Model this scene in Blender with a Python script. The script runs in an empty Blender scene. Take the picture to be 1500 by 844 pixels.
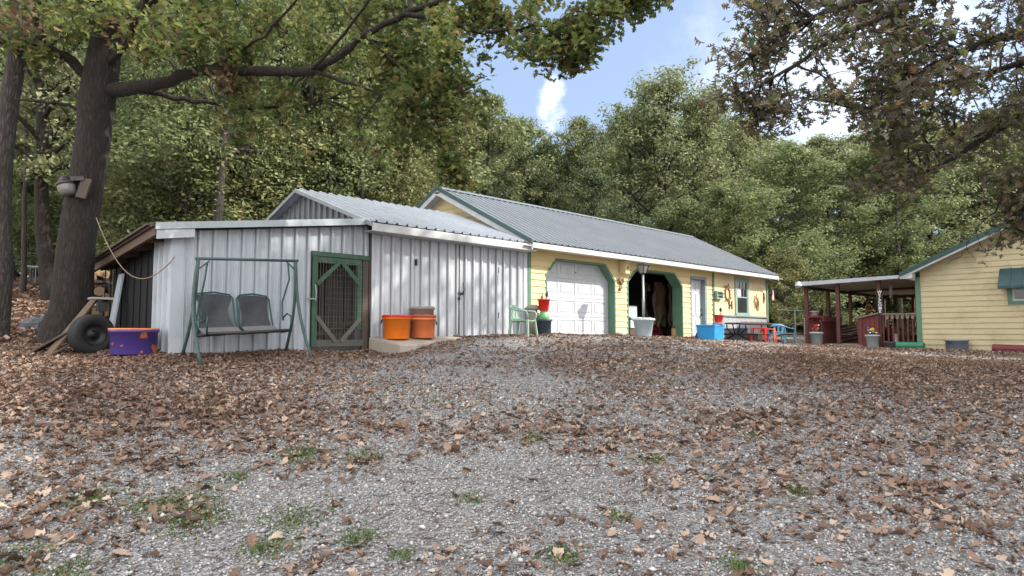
import bpy, math, random
import numpy as np
from math import radians as R, sin, cos, pi, sqrt
from mathutils import Vector, Matrix
random.seed(7); rng = np.random.default_rng(11)
sc = bpy.context.scene
col = sc.collection

# ------------------------------------------------------------------ camera
FPX, PITCH = 1000.0, math.atan(68/1000)
cam = bpy.data.objects.new('camera', bpy.data.cameras.new('camera')); col.objects.link(cam)
cam.data.sensor_width = 36; cam.data.lens = 24.0; cam.data.clip_start = .05; cam.data.clip_end = 3000
cam.rotation_euler = (pi/2 + PITCH, 0, 0); cam.location = (0, 0, 0)
sc.camera = cam

def ray(px, py):
    x = (px-750)/FPX; y = -(py-422)/FPX
    return (x, cos(PITCH)-sin(PITCH)*y, sin(PITCH)+cos(PITCH)*y)
# building frame: u runs along the fronts, v runs back, h up (eye level 0)
OX, OY, S2 = .31, 15.6, sqrt(.5)
def F(u, v, h=0): return (OX+S2*(u-v), OY+S2*(u+v), h)
def toF(X, Y, h=0):
    a, b = X-OX, Y-OY
    return (S2*(a+b), S2*(b-a), h)
def pY(px, py, Y):
    d = ray(px, py); t = Y/d[1]
    return (d[0]*t, Y, d[2]*t)
def pv(px, py, v):
    d = ray(px, py); t = (v + S2*(OY-OX))/(S2*(d[1]-d[0]))
    return toF(d[0]*t, d[1]*t, d[2]*t)
def pu(px, py, u):
    d = ray(px, py); t = (u + S2*(OX+OY))/(S2*(d[0]+d[1]))
    return toF(d[0]*t, d[1]*t, d[2]*t)
def uat(px, v=0): return pv(px, 490, v)[0]
def hat(px, py, v=0): return pv(px, py, v)[2]

# ------------------------------------------------------------------ terrain
CP = []
for px, py, v in [(780,492,0),(850,492,0),(900,492.5,0),(1000,495,0),(1060,497,0),(1125,499.5,0),(545,508,0),(575,513,-1.15),(500,514,-.5),(640,503,-1.0),(620,496,0),(700,493,0),(460,511,0),(350,517,0),(250,521,0)]:
    u, v_, h = pv(px, py, v); X, Y, _ = F(u, v, 0); CP.append((X, Y, h))
for X, Y, h in [(12.2,20.5,-.46),(15,17.7,-.55),(18,14.8,-.7),(9.6,23.1,-.36),(15,29,-.25),(12,27,-.2),
                (0,3.8,-1.34),(-3,3.8,-1.36),(3,3.8,-1.34),(0,0,-1.7),(0,-8,-2.3),(-8,4,-1.15),(9,4,-1.35),(12,10,-.95),
                (0,7,-.98),(-3,7,-.92),(4,7,-.98),(0,10,-.56),(-2.6,10,-.5),(4,12,-.42),(7,14,-.42),(8,10,-.72),(2.5,14,-.12),(6,17.3,-.2),
                (-5.2,8.6,-.5),(-6.5,10,-.30),(-8,11.5,-.1),(-11,12,.05),(-9,17,.6),(-16,24,1.75),(-25,32,2.6),(-10,30,2.0),(-3,32,1.2),(8,36,.5),(22,40,.2),
                (35,20,-.6),(35,0,-1.8),(-25,10,.6),(-25,-10,-1),(40,60,.5),(-10,60,3),(-50,60,4),(1,19,-.03),(-2,20,.1),(5,26,0)]:
    CP.append((X, Y, h))
CP = np.array(CP)
def tps_k(r2): return .5*r2*np.log(r2+1e-9)
n = len(CP); A = np.zeros((n+3, n+3))
d2 = ((CP[:, None, :2]-CP[None, :, :2])**2).sum(-1)
A[:n, :n] = tps_k(d2) + np.eye(n)*.6; A[:n, n] = 1; A[:n, n+1:] = CP[:, :2]; A[n, :n] = 1; A[n+1:, :n] = CP[:, :2].T
TW = np.linalg.solve(A, np.concatenate([CP[:, 2], [0, 0, 0]]))
def vnoise(x, y, seed=0):
    x = np.asarray(x, float); y = np.asarray(y, float)
    xi = np.floor(x).astype(np.int64); yi = np.floor(y).astype(np.int64); fx = x-xi; fy = y-yi
    fx = fx*fx*(3-2*fx); fy = fy*fy*(3-2*fy)
    def hsh(a, b):
        k = (a*374761393 + b*668265263 + seed*974711) & 0x7fffffff
        k = ((k ^ (k >> 13))*1274126177) & 0x7fffffff
        return ((k ^ (k >> 16)) & 0xffff)/65535.
    return (hsh(xi, yi)*(1-fx)+hsh(xi+1, yi)*fx)*(1-fy)+(hsh(xi, yi+1)*(1-fx)+hsh(xi+1, yi+1)*fx)*fy
def gh(X, Y):
    X = np.atleast_1d(np.asarray(X, float)); Y = np.atleast_1d(np.asarray(Y, float))
    Xc = np.clip(X, -50, 45); Yc = np.clip(Y, -20, 65)
    out = np.zeros(X.shape)
    for i in range(0, X.size, 20000):
        s = slice(i, i+20000)
        r2 = (Xc[s, None]-CP[None, :, 0])**2+(Yc[s, None]-CP[None, :, 1])**2
        out[s] = tps_k(r2)@TW[:n]+TW[n]+TW[n+1]*Xc[s]+TW[n+2]*Yc[s]
    out -= .13*np.exp(-((X+2.5)**2+(Y-11.9)**2)/.7)
    out += (vnoise(X*1.1, Y*1.1, 3)-.5)*.05 + (vnoise(X*3.1, Y*3.1, 5)-.5)*.018
    return out
def gz(X, Y): return float(gh([X], [Y])[0])
def gF(u, v):
    X, Y, _ = F(u, v); return gz(X, Y)
def sst(a, b, x):
    t = np.clip((x-a)/(b-a), 0, 1); return t*t*(3-2*t)
def litter(X, Y):
    """how thick the fallen leaves lie, 0..1"""
    nz = vnoise(X*.55+3, Y*.55, 9)*.6+vnoise(X*1.7, Y*1.7, 10)*.4
    ratio = X/np.maximum(Y, 2)
    left = sst(-.08, -.5, ratio)*sst(5.5, 8.5, Y)
    back = sst(8, 14, Y)*.12
    right = sst(.2, .55, ratio)*sst(5, 12, Y)*.42
    d = .35 + left*.75 + back + right + (nz-.5)*.95*(1-left*.7)
    d = d - .3*np.exp(-(((X+.6)/1.5)**2+((Y-5.0)/.9)**2))
    a, c = X-OX, Y-OY; u = S2*(a+c); v = S2*(c-a)
    front = sst(-3.2, -1.2, v)*sst(-2.5, .5, u)*sst(13, 11, u)
    return np.clip(d*(1-.75*front), .03, 1)

# ------------------------------------------------------------------ materials
MATS = {}
def newmat(name):
    m = bpy.data.materials.new(name); m.use_nodes = True
    nt = m.node_tree; b = nt.nodes['Principled BSDF']
    MATS[name] = m
    return m, nt, b
def nd(nt, t, **k):
    x = nt.nodes.new(t)
    for a, v in k.items(): setattr(x, a, v)
    return x
def coords(nt, scale=(1, 1, 1), kind='Object'):
    tc = nd(nt, 'ShaderNodeTexCoord'); mp = nd(nt, 'ShaderNodeMapping'); mp.inputs['Scale'].default_value = scale
    nt.links.new(tc.outputs[kind], mp.inputs[0]); return mp.outputs[0]
def noise(nt, vec, scale, detail=4, rough=.6):
    x = nd(nt, 'ShaderNodeTexNoise'); x.inputs['Scale'].default_value = scale; x.inputs['Detail'].default_value = detail; x.inputs['Roughness'].default_value = rough
    nt.links.new(vec, x.inputs['Vector']); return x.outputs['Fac']
def ramp(nt, fac, stops):
    x = nd(nt, 'ShaderNodeValToRGB'); cr = x.color_ramp
    while len(cr.elements) < len(stops): cr.elements.new(.5)
    for e, (p, c) in zip(cr.elements, stops): e.position = p; e.color = (*c, 1) if len(c) == 3 else c
    nt.links.new(fac, x.inputs[0]); return x.outputs[0]
def mixc(nt, fac, a, b, mode='MIX'):
    x = nd(nt, 'ShaderNodeMix', data_type='RGBA', blend_type=mode)
    for s, v in ((x.inputs[0], fac), (x.inputs[6], a), (x.inputs[7], b)):
        if isinstance(v, (int, float)): s.default_value = v
        elif isinstance(v, tuple): s.default_value = (*v, 1) if len(v) == 3 else v
        else: nt.links.new(v, s)
    return x.outputs[2]
def bump(nt, h, b, strength=.3, dist=.01):
    x = nd(nt, 'ShaderNodeBump'); x.inputs['Strength'].default_value = strength; x.inputs['Distance'].default_value = dist
    nt.links.new(h, x.inputs['Height']); nt.links.new(x.outputs[0], b.inputs['Normal'])
def sc3(c, k): return tuple(min(1, x*k) for x in c)
def paint(name, c, rough=.55, dirt=.25, dirtc=(.12, .10, .08), nscale=3, stretch=(1, 1, 1), metal=0, bmp=.15, bscale=60, spec=.4):
    m, nt, b = newmat(name)
    v = coords(nt, stretch)
    f = noise(nt, v, nscale, 6, .65)
    base = ramp(nt, f, [(.3, sc3(c, .86)), (.7, sc3(c, 1.08))])
    f2 = noise(nt, v, nscale*2.7, 8, .7)
    mk = ramp(nt, f2, [(.52, (0, 0, 0)), (.8, (dirt, dirt, dirt))])
    colr = mixc(nt, mk, base, dirtc)
    nt.links.new(colr, b.inputs['Base Color'])
    b.inputs['Roughness'].default_value = rough; b.inputs['Metallic'].default_value = metal
    b.inputs['Specular IOR Level'].default_value = spec
    bump(nt, noise(nt, coords(nt), bscale, 4), b, bmp, .004)
    return m
white_metal = paint('white_ribbed_metal', (.47, .50, .55), .42, .25, (.22, .20, .18), 1.6, (1.5, 1.5, .35))
white_metal2 = paint('weathered_white_metal', (.37, .41, .46), .42, .4, (.15, .13, .12), 1.5, (1.2, 1.2, .4))
white_trim = paint('white_trim', (.46, .48, .50), .5, .3)
grey_trim = paint('grey_metal_fascia', (.33, .385, .42), .45, .6, (.2, .17, .14), 2.2)
roof_white = paint('galvanised_roof', (.36, .40, .46), .42, .35, (.25, .2, .18), 1.2, metal=.2)
roof_grey = paint('grey_green_roof', (.15, .18, .20), .45, .2, (.1, .1, .1), 1, metal=.1, spec=.35)
swing_green = paint('slate_green_tube', (.035, .07, .068), .5, .3)
teal = paint('teal_trim', (.045, .085, .09), .5, .3)
dark_teal = paint('dark_green_metal', (.012, .055, .055), .45, .25, metal=.1)
green_trim = paint('green_trim_paint', (.10, .20, .135), .6, .35)
pale_green = paint('pale_green_paint', (.25, .36, .31), .6, .3)
gate_green = paint('faded_green_gate', (.035, .085, .055), .7, .7, (.15, .14, .11), 5)
grey_wood = paint('grey_weathered_wood', (.10, .105, .09), .85, .6, (.05, .045, .04), 4, (1, 1, .4))
brown_wood = paint('old_brown_wood', (.105, .07, .05), .85, .6, (.04, .03, .02), 5)
dark_wood = paint('dark_plank_wood', (.075, .06, .05), .9, .6, (.02, .02, .02), 4, (1, 1, .2))
tan_wood = paint('tan_deck_wood', (.20, .155, .12), .85, .6, (.06, .05, .04), 4)
red_wood = paint('barn_red_wood', (.12, .026, .03), .75, .5, (.05, .02, .02), 4, (4, 4, .4))
red_post = paint('red_brown_post', (.095, .035, .03), .75, .4)
concrete = paint('concrete', (.33, .29, .25), .9, .5, (.14, .11, .09), 4, bmp=.5, bscale=30)
pale_conc = paint('pale_concrete', (.5, .48, .45), .9, .4, bmp=.4)
wains = paint('blue_grey_wainscot', (.36, .38, .41), .7, .4)
jamb_grey = paint('blue_grey_jamb', (.22, .29, .31), .6, .3)
door_white = paint('white_door_paint', (.50, .53, .58), .45, .12)
orange_pl = paint('orange_plastic', (.72, .17, .01), .45, .25, (.35, .12, .03), 3, bmp=.05)
orange_fade = paint('faded_orange_plastic', (.62, .17, .055), .5, .4, (.4, .2, .12), 3, bmp=.05)
red_pl = paint('red_plastic', (.58, .015, .012), .4, .2, bmp=.05)
rust_red = paint('faded_red_plastic', (.42, .06, .035), .55, .4, bmp=.05)
salmon = paint('salmon_plastic', (.6, .13, .08), .5, .3, bmp=.05)
taupe_pl = paint('taupe_plastic', (.25, .22, .19), .6, .4)
navy_pl = paint('dark_navy_plastic', (.035, .05, .075), .5, .4, (.2, .2, .2), 7)
mint_pl = paint('mint_green_plastic', (.24, .38, .30), .5, .4, (.1, .12, .08), 4, bmp=.05)
jar_green = paint('green_glazed_jar', (.12, .33, .15), .35, .3)
grey_pot = paint('grey_plastic_pot', (.30, .33, .35), .6, .3)
blue_pot = paint('pale_blue_pot', (.38, .46, .50), .55, .4)
slate_tub = paint('slate_blue_tub', (.17, .20, .26), .55, .3)
blue_pl = paint('blue_plastic', (.03, .27, .62), .45, .3, (.3, .35, .4), 4, bmp=.05)
chair_blue = paint('sky_blue_plastic', (.14, .38, .58), .45, .3, bmp=.05)
black_metal = paint('black_metal', (.018, .018, .02), .45, .3, metal=.3)
dark_metal = paint('dark_bronze_metal', (.04, .035, .035), .4, .3, metal=.4)
grey_metal = paint('grey_metal', (.30, .31, .33), .4, .4, metal=.6)
rubber = paint('tyre_rubber', (.012, .012, .013), .8, .4, (.05, .045, .04), 8, bmp=.3)
maroon = paint('maroon_paint', (.14, .02, .03), .6, .4)
bumper_green = paint('green_bumper_paint', (.02, .17, .10), .5, .3)
awning_m = paint('teal_awning_metal', (.018, .06, .07), .45, .3, metal=.1)
ornament = paint('bronze_ornament', (.22, .12, .05), .6, .4)
sun_tan = paint('tan_ornament', (.45, .28, .12), .6, .4)
firewood = paint('firewood', (.32, .22, .13), .9, .6, (.08, .05, .03), 9)
stone_m = paint('pale_stone', (.36, .355, .35), .9, .5, (.2, .17, .14), 8, bmp=.5)
black_cloth = paint('dark_netting', (.012, .012, .014), .95, .5, (.05, .05, .05), 3, (3, 3, .4))
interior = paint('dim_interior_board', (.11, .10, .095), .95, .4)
beige_m = paint('beige_porch_ceiling', (.50, .43, .34), .7, .3)
gable_shade = paint('shaded_gable_metal', (.17, .185, .20), .6, .4)  # white shed metal darkened: shade of the gable end is in the colour
rake_grey = paint('dull_grey_rake', (.24, .26, .28), .5, .4)
wire_m = paint('galvanised_wire', (.16, .16, .155), .6, .2, metal=.4)
cable_m = paint('tan_cable', (.20, .16, .11), .7, .2)
tarp_m = paint('blue_grey_tarp', (.07, .08, .10), .7, .4)
soil = paint('potting_soil', (.05, .035, .025), 1, .3, bmp=1, bscale=40)
flower_red = paint('red_petals', (.6, .02, .03), .6, .1); flower_white = paint('white_petals', (.75, .75, .72), .6, .1)
flower_yel = paint('yellow_petals', (.75, .45, .03), .6, .1); flower_blue = paint('blue_petals', (.08, .16, .5), .6, .1)
stalk = paint('green_stalk', (.06, .2, .05), .6, .2)
red_stripe = paint('flag_red', (.5, .03, .05), .7, .1); flag_white = paint('flag_white', (.75, .74, .75), .7, .1); flag_blue = paint('flag_blue', (.03, .06, .25), .7, .1)
insul = paint('hanging_tan_sheeting', (.50, .37, .28), .9, .7, (.06, .045, .04), 1.6, (3, 3, .5))

def siding_mat(name, c, mildew=0):
    m, nt, b = newmat(name)
    v = coords(nt, (.35, .35, 4)); f = noise(nt, v, 2.2, 6, .6)
    base = ramp(nt, f, [(.3, sc3(c, .88)), (.7, sc3(c, 1.06))])
    f2 = noise(nt, coords(nt, (1, 1, .9)), .9, 7, .7)
    mk = ramp(nt, f2, [(.5, (0, 0, 0)), (.75, (.25+mildew,)*3)])
    nt.links.new(mixc(nt, mk, base, (.20, .17, .09)), b.inputs['Base Color'])
    b.inputs['Roughness'].default_value = .65
    bump(nt, noise(nt, coords(nt, (2, 2, 20)), 8, 3), b, .15, .003)
    return m
yellow = siding_mat('yellow_lap_siding', (.67, .56, .31)); yellow_house = siding_mat('mildewed_yellow_siding', (.48, .42, .26), .5)
pale_yellow = siding_mat('pale_yellow_board', (.74, .62, .38))

def ribmat(name, c, phase, pitch=.2286, amt=.62, off=-.03, wid=.013, axis='X', **kw):  # dark line beside each rib paints the rib's shade into the colour
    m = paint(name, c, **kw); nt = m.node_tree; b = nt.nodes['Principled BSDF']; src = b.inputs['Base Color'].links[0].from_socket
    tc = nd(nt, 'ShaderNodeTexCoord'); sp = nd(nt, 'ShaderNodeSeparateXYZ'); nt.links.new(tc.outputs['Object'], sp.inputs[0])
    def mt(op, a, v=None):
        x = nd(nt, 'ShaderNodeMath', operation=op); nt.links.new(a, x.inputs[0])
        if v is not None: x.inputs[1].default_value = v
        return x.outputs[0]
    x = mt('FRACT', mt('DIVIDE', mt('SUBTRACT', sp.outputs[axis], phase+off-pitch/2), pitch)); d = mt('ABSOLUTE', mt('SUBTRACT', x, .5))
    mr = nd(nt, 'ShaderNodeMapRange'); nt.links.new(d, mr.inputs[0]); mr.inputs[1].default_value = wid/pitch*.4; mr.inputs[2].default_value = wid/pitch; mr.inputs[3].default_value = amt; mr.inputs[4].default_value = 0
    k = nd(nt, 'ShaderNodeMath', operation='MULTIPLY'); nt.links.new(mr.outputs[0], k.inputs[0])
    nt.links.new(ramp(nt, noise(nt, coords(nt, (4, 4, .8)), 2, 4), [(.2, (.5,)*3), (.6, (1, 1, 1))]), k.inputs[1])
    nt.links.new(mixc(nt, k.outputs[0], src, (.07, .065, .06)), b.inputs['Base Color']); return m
def purple_mat():
    m, nt, b = newmat('chipped_purple_paint')
    f = noise(nt, coords(nt), 5.5, 3, .5)
    mk = ramp(nt, f, [(.60, (0, 0, 0)), (.62, (1, 1, 1))])
    nt.links.new(mixc(nt, mk, (.06, .035, .20), (.60, .17, .04)), b.inputs['Base Color']); b.inputs['Roughness'].default_value = .5
    return m
purple = purple_mat()
def bark(name, c1, c2, s=1):
    m, nt, b = newmat(name)
    v = coords(nt, (15*s, 15*s, 2.6*s))
    vo = nd(nt, 'ShaderNodeTexVoronoi', feature='DISTANCE_TO_EDGE'); vo.inputs['Scale'].default_value = 1.7
    v2 = coords(nt, (14*s, 14*s, 3*s)); nz = noise(nt, v2, 1.2, 8, .7)
    ad = nd(nt, 'ShaderNodeVectorMath', operation='ADD'); nt.links.new(v, ad.inputs[0]); nt.links.new(nz, ad.inputs[1]); nt.links.new(ad.outputs[0], vo.inputs['Vector'])
    ml = nd(nt, 'ShaderNodeMath', operation='MULTIPLY'); nt.links.new(vo.outputs['Distance'], ml.inputs[0]); nt.links.new(nz, ml.inputs[1])
    nt.links.new(ramp(nt, ml.outputs[0], [(.0, c1), (.16, c2), (.4, sc3(c2, 1.4))]), b.inputs['Base Color'])
    b.inputs['Roughness'].default_value = .95; bump(nt, ml.outputs[0], b, 1, .06)
    return m
oak_bark = bark('dark_oak_bark', (.010, .0075, .006), (.034, .025, .021))
grey_bark = bark('grey_bark', (.022, .019, .017), (.075, .064, .058))
def leafmat(name, stops, nstops=None, trans=.35, rough=.55):
    m, nt, b = newmat(name)
    g = nd(nt, 'ShaderNodeNewGeometry')
    c = ramp(nt, g.outputs['Random Per Island'], stops)
    if nstops:
        f = noise(nt, coords(nt), nstops[0], 2, .5)
        c = mixc(nt, ramp(nt, f, [(.42, (0, 0, 0)), (.62, (.75,)*3)]), c, nstops[1])
    nt.links.new(c, b.inputs['Base Color']); b.inputs['Roughness'].default_value = rough; b.inputs['Specular IOR Level'].default_value = .3
    if trans:
        t = nd(nt, 'ShaderNodeBsdfTranslucent'); nt.links.new(c, t.inputs[0])
        mx = nd(nt, 'ShaderNodeMixShader'); mx.inputs[0].default_value = trans
        nt.links.new(b.outputs[0], mx.inputs[1]); nt.links.new(t.outputs[0], mx.inputs[2])
        nt.links.new(mx.outputs[0], nt.nodes['Material Output'].inputs[0])
    return m
lf_green = leafmat('green_woodland_leaves', [(0, (0.085, 0.130, 0.054)), (.5, (0.146, 0.195, 0.084)), (.9, (0.232, 0.271, 0.119)), (1, (0.329, 0.330, 0.151))], (.5, (0.195, 0.224, 0.097)))
lf_olive = leafmat('olive_woodland_leaves', [(0, (0.110, 0.147, 0.070)), (.5, (0.183, 0.224, 0.108)), (.9, (0.281, 0.307, 0.151)), (1, (0.403, 0.378, 0.194))], (.45, (0.238, 0.260, 0.130)))
lf_dark = leafmat('deep_green_leaves', [(0, (0.073, 0.112, 0.054)), (.5, (0.116, 0.159, 0.076)), (1, (0.183, 0.212, 0.108))], (.6, (0.122, 0.142, 0.076)))
lf_yel = leafmat('yellowing_leaves', [(0, (0.122, 0.147, 0.059)), (.5, (0.213, 0.236, 0.097)), (.85, (0.317, 0.301, 0.135)), (1, (0.403, 0.248, 0.140))], (.5, (0.183, 0.206, 0.092)))
lf_oak = leafmat('oak_leaves', [(0, (0.075, 0.114, 0.039)), (.45, (0.138, 0.180, 0.055)), (.8, (0.213, 0.246, 0.077)), (.96, (0.300, 0.276, 0.099)), (1, (0.275, 0.168, 0.077))], None, .5)
lf_brown = leafmat('browning_oak_leaves', [(0, (.09, .06, .035)), (.6, (.15, .10, .05)), (1, (.20, .15, .07))], None, .35)
lf_pin = leafmat('bronzed_oak_leaves', [(0, (0.124, 0.115, 0.090)), (.5, (0.182, 0.166, 0.120)), (.85, (0.234, 0.205, 0.132)), (1, (0.299, 0.205, 0.108))], None, .38)
lf_dead = leafmat('fallen_leaves', [(0, (.085, .05, .036)), (.4, (.18, .112, .08)), (.7, (.28, .195, .145)), (1, (.43, .34, .27))], (.35, (.15, .092, .068)), .1, .8)
grass_m = leafmat('short_grass', [(0, (.05, .10, .02)), (.6, (.10, .16, .04)), (1, (.20, .19, .08))], None, .3)
grav_m = leafmat('loose_gravel', [(0, (.14, .137, .137)), (.5, (.255, .25, .252)), (.9, (.38, .372, .37)), (1, (.52, .51, .50))], None, 0, .85)

def glass_mat(name='window_glass'):
    m, nt, b = newmat(name); b.inputs['Base Color'].default_value = (.03, .035, .04, 1); b.inputs['Roughness'].default_value = .08
    return m
glass = glass_mat()
def lens_mat():
    m, nt, b = newmat('frosted_lens'); b.inputs['Base Color'].default_value = (.16, .165, .155, 1); b.inputs['Roughness'].default_value = .3
    return m
lens = lens_mat()
def fabric_mat():
    m, nt, b = newmat('grey_sling_fabric')
    w = noise(nt, coords(nt), 3, 5); c = ramp(nt, w, [(.3, (.022, .025, .03)), (.75, (.06, .064, .072))])
    nt.links.new(c, b.inputs['Base Color']); b.inputs['Roughness'].default_value = .9
    bump(nt, noise(nt, coords(nt, (1, 1, 1)), 12, 5), b, .5, .02); return m
fabric = fabric_mat()
seat_fabric = paint('pale_grey_seat_fabric', (.13, .135, .145), .9, .4)

def ground_mat():
    m, nt, b = newmat('gravel_and_leaf_mould')
    tc = coords(nt)
    vo = nd(nt, 'ShaderNodeTexVoronoi'); vo.inputs['Scale'].default_value = 55; nt.links.new(tc, vo.inputs['Vector'])
    sep = nd(nt, 'ShaderNodeSeparateColor'); nt.links.new(vo.outputs['Color'], sep.inputs[0])
    gc = ramp(nt, sep.outputs[0], [(0, (.11, .108, .108)), (.5, (.235, .233, .24)), (1, (.41, .405, .41))])
    vo2 = nd(nt, 'ShaderNodeTexVoronoi'); vo2.inputs['Scale'].default_value = 24; nt.links.new(coords(nt, (1, 1, 1)), vo2.inputs['Vector'])
    sep2 = nd(nt, 'ShaderNodeSeparateColor'); nt.links.new(vo2.outputs['Color'], sep2.inputs[0])
    mc = ramp(nt, sep2.outputs[0], [(0, (.05, .033, .026)), (.4, (.13, .088, .065)), (.8, (.24, .17, .13)), (1, (.42, .33, .26))])
    at = nd(nt, 'ShaderNodeAttribute', attribute_name='mulch')
    nz = noise(nt, tc, 9, 6, .75)
    ad = nd(nt, 'ShaderNodeMath', operation='ADD'); nt.links.new(at.outputs['Fac'], ad.inputs[0]); nt.links.new(nz, ad.inputs[1])
    mk = ramp(nt, ad.outputs[0], [(.86, (0, 0, 0)), (1.0, (1, 1, 1))])
    # ramp input clamps at 1: scale first
    ml = nd(nt, 'ShaderNodeMath', operation='MULTIPLY'); ml.inputs[1].default_value = .5; nt.links.new(ad.outputs[0], ml.inputs[0])
    mk = ramp(nt, ml.outputs[0], [(.50, (0, 0, 0)), (.60, (1, 1, 1))])
    dirt = mixc(nt, ramp(nt, noise(nt, tc, 2.5, 5, .7), [(.45, (0, 0, 0)), (.7, (.55,)*3)]), gc, (.16, .13, .11))
    nt.links.new(mixc(nt, mk, dirt, mc), b.inputs['Base Color']); b.inputs['Roughness'].default_value = .92
    b.inputs['Specular IOR Level'].default_value = .2
    sm = nd(nt, 'ShaderNodeMath', operation='ADD'); nt.links.new(vo.outputs['Distance'], sm.inputs[0]); nt.links.new(noise(nt, tc, 14, 5, .7), sm.inputs[1])
    bump(nt, sm.outputs[0], b, .9, .03)
    return m
ground_m = ground_mat()

# ------------------------------------------------------------------ mesh building
class MB:
    def __init__(s): s.v = []; s.f = []; s.sm = False
    def add(s, vs, fs):
        b = len(s.v); s.v += [tuple(p) for p in vs]; s.f += [tuple(i+b for i in f) for f in fs]; return s
    def box(s, a, b, c, d, e, f):
        a, b = min(a, b), max(a, b); c, d = min(c, d), max(c, d); e, f = min(e, f), max(e, f)
        return s.add([(a,c,e),(b,c,e),(b,d,e),(a,d,e),(a,c,f),(b,c,f),(b,d,f),(a,d,f)], [(0,3,2,1),(4,5,6,7),(0,1,5,4),(1,2,6,5),(2,3,7,6),(3,0,4,7)])
    def hexa(s, bot, top):
        k = len(bot)
        return s.add(list(bot)+list(top), [tuple(range(k))[::-1], tuple(range(k, 2*k))]+[(i, (i+1) % k, (i+1) % k+k, i+k) for i in range(k)])
    def slab(s, pts, off):
        """polygon extruded by the vector off"""
        return s.hexa(pts, [tuple(p[i]+off[i] for i in range(3)) for p in pts])
    def bar(s, p, q, w, t, up=(0, 0, 1)):
        p, q = Vector(p), Vector(q); d = (q-p).normalized(); up = Vector(up)
        sd = d.cross(up)
        if sd.length < 1e-3: sd = d.cross(Vector((1, 0, 0)))
        sd.normalize(); u2 = sd.cross(d)
        c = [(-w/2, -t/2), (w/2, -t/2), (w/2, t/2), (-w/2, t/2)]
        return s.hexa([p+sd*a+u2*b for a, b in c], [q+sd*a+u2*b for a, b in c])
    def tube(s, pts, r, n=8, caps=True):
        pts = [Vector(p) for p in pts]; m = len(pts); rs = r if isinstance(r, (list, tuple)) else [r]*m
        b = len(s.v); prev = None
        for i, p in enumerate(pts):
            d = (pts[min(i+1, m-1)]-pts[max(i-1, 0)])
            d = d.normalized() if d.length > 1e-9 else Vector((0, 0, 1))
            if prev is None:
                a = d.cross(Vector((0, 0, 1)))
                if a.length < .05: a = d.cross(Vector((1, 0, 0)))
            else: a = prev - d*prev.dot(d)
            if a.length < 1e-6: a = d.orthogonal()
            a.normalize(); prev = a; c = d.cross(a)
            for k in range(n):
                t = 2*pi*k/n; s.v.append(tuple(p+(a*cos(t)+c*sin(t))*rs[i]))
        for i in range(m-1):
            for k in range(n):
                k2 = (k+1) % n; s.f.append((b+i*n+k, b+i*n+k2, b+(i+1)*n+k2, b+(i+1)*n+k))
        if caps: s.f.append(tuple(b+k for k in range(n))[::-1]); s.f.append(tuple(b+(m-1)*n+k for k in range(n)))
        return s
    def lathe(s, c, prof, n=28, wob=0):
        b = len(s.v); m = len(prof)
        for r, z in prof:
            for k in range(n):
                t = 2*pi*k/n; rr = r*(1+wob*sin(3*t+1)); s.v.append((c[0]+rr*cos(t), c[1]+rr*sin(t), c[2]+z))
        for i in range(m-1):
            for k in range(n):
                k2 = (k+1) % n; s.f.append((b+i*n+k, b+i*n+k2, b+(i+1)*n+k2, b+(i+1)*n+k))
        return s
    def ball(s, c, r, n=10, sq=(1, 1, 1), jit=0):
        b = len(s.v); m = n//2+1
        for i in range(m+1):
            ph = -pi/2+pi*i/m
            for k in range(n):
                t = 2*pi*k/n; q = 1+(random.random()-.5)*jit
                s.v.append((c[0]+r*q*sq[0]*cos(ph)*cos(t), c[1]+r*q*sq[1]*cos(ph)*sin(t), c[2]+r*q*sq[2]*sin(ph)))
        for i in range(m):
            for k in range(n):
                k2 = (k+1) % n; s.f.append((b+i*n+k, b+i*n+k2, b+(i+1)*n+k2, b+(i+1)*n+k))
        return s

ORG = {}
def meta(o, label=None, cat=None, group=None, kind=None):
    if label: o['label'] = label
    if cat: o['category'] = cat
    if group: o['group'] = group
    if kind: o['kind'] = kind
    return o
def place(o, org, fr):
    o.location = F(*org) if fr == 'F' else org
    o.rotation_euler = (0, 0, pi/4 if fr == 'F' else 0); ORG[o] = (org, fr)
def thing(name, label, cat, org, group=None, fr='F'):
    o = bpy.data.objects.new(name, None); o.empty_display_size = .2; col.objects.link(o); place(o, org, fr)
    return meta(o, label, cat, group)
def rootof(p):
    while p not in ORG: p = p.parent
    return ORG[p]
def mesh_obj(name, vs, fs, mat, smooth):
    me = bpy.data.meshes.new(name); me.from_pydata(vs, [], fs); me.materials.append(mat); me.update()
    import bmesh
    bm = bmesh.new(); bm.from_mesh(me); bmesh.ops.recalc_face_normals(bm, faces=bm.faces); bm.to_mesh(me); bm.free()
    if smooth: me.polygons.foreach_set('use_smooth', [True]*len(me.polygons))
    return bpy.data.objects.new(name, me)
def finish(o, bevel):
    if bevel:
        b = o.modifiers.new('edge', 'BEVEL'); b.width = bevel; b.segments = 2; b.limit_method = 'ANGLE'; b.angle_limit = R(40)
    return o
def part(name, mb, mat, parent, bevel=0, smooth=False, label=None):
    org, fr = rootof(parent)
    o = mesh_obj(name, [(x-org[0], y-org[1], z-org[2]) for x, y, z in mb.v], mb.f, mat, smooth)
    col.objects.link(o); o.parent = parent
    if label: o['label'] = label
    return finish(o, bevel)
def single(name, mb, mat, label, cat, org, group=None, fr='F', bevel=0, smooth=False, kind=None):
    o = mesh_obj(name, [(x-org[0], y-org[1], z-org[2]) for x, y, z in mb.v], mb.f, mat, smooth)
    col.objects.link(o); place(o, org, fr); meta(o, label, cat, group, kind)
    return finish(o, bevel)
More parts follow.
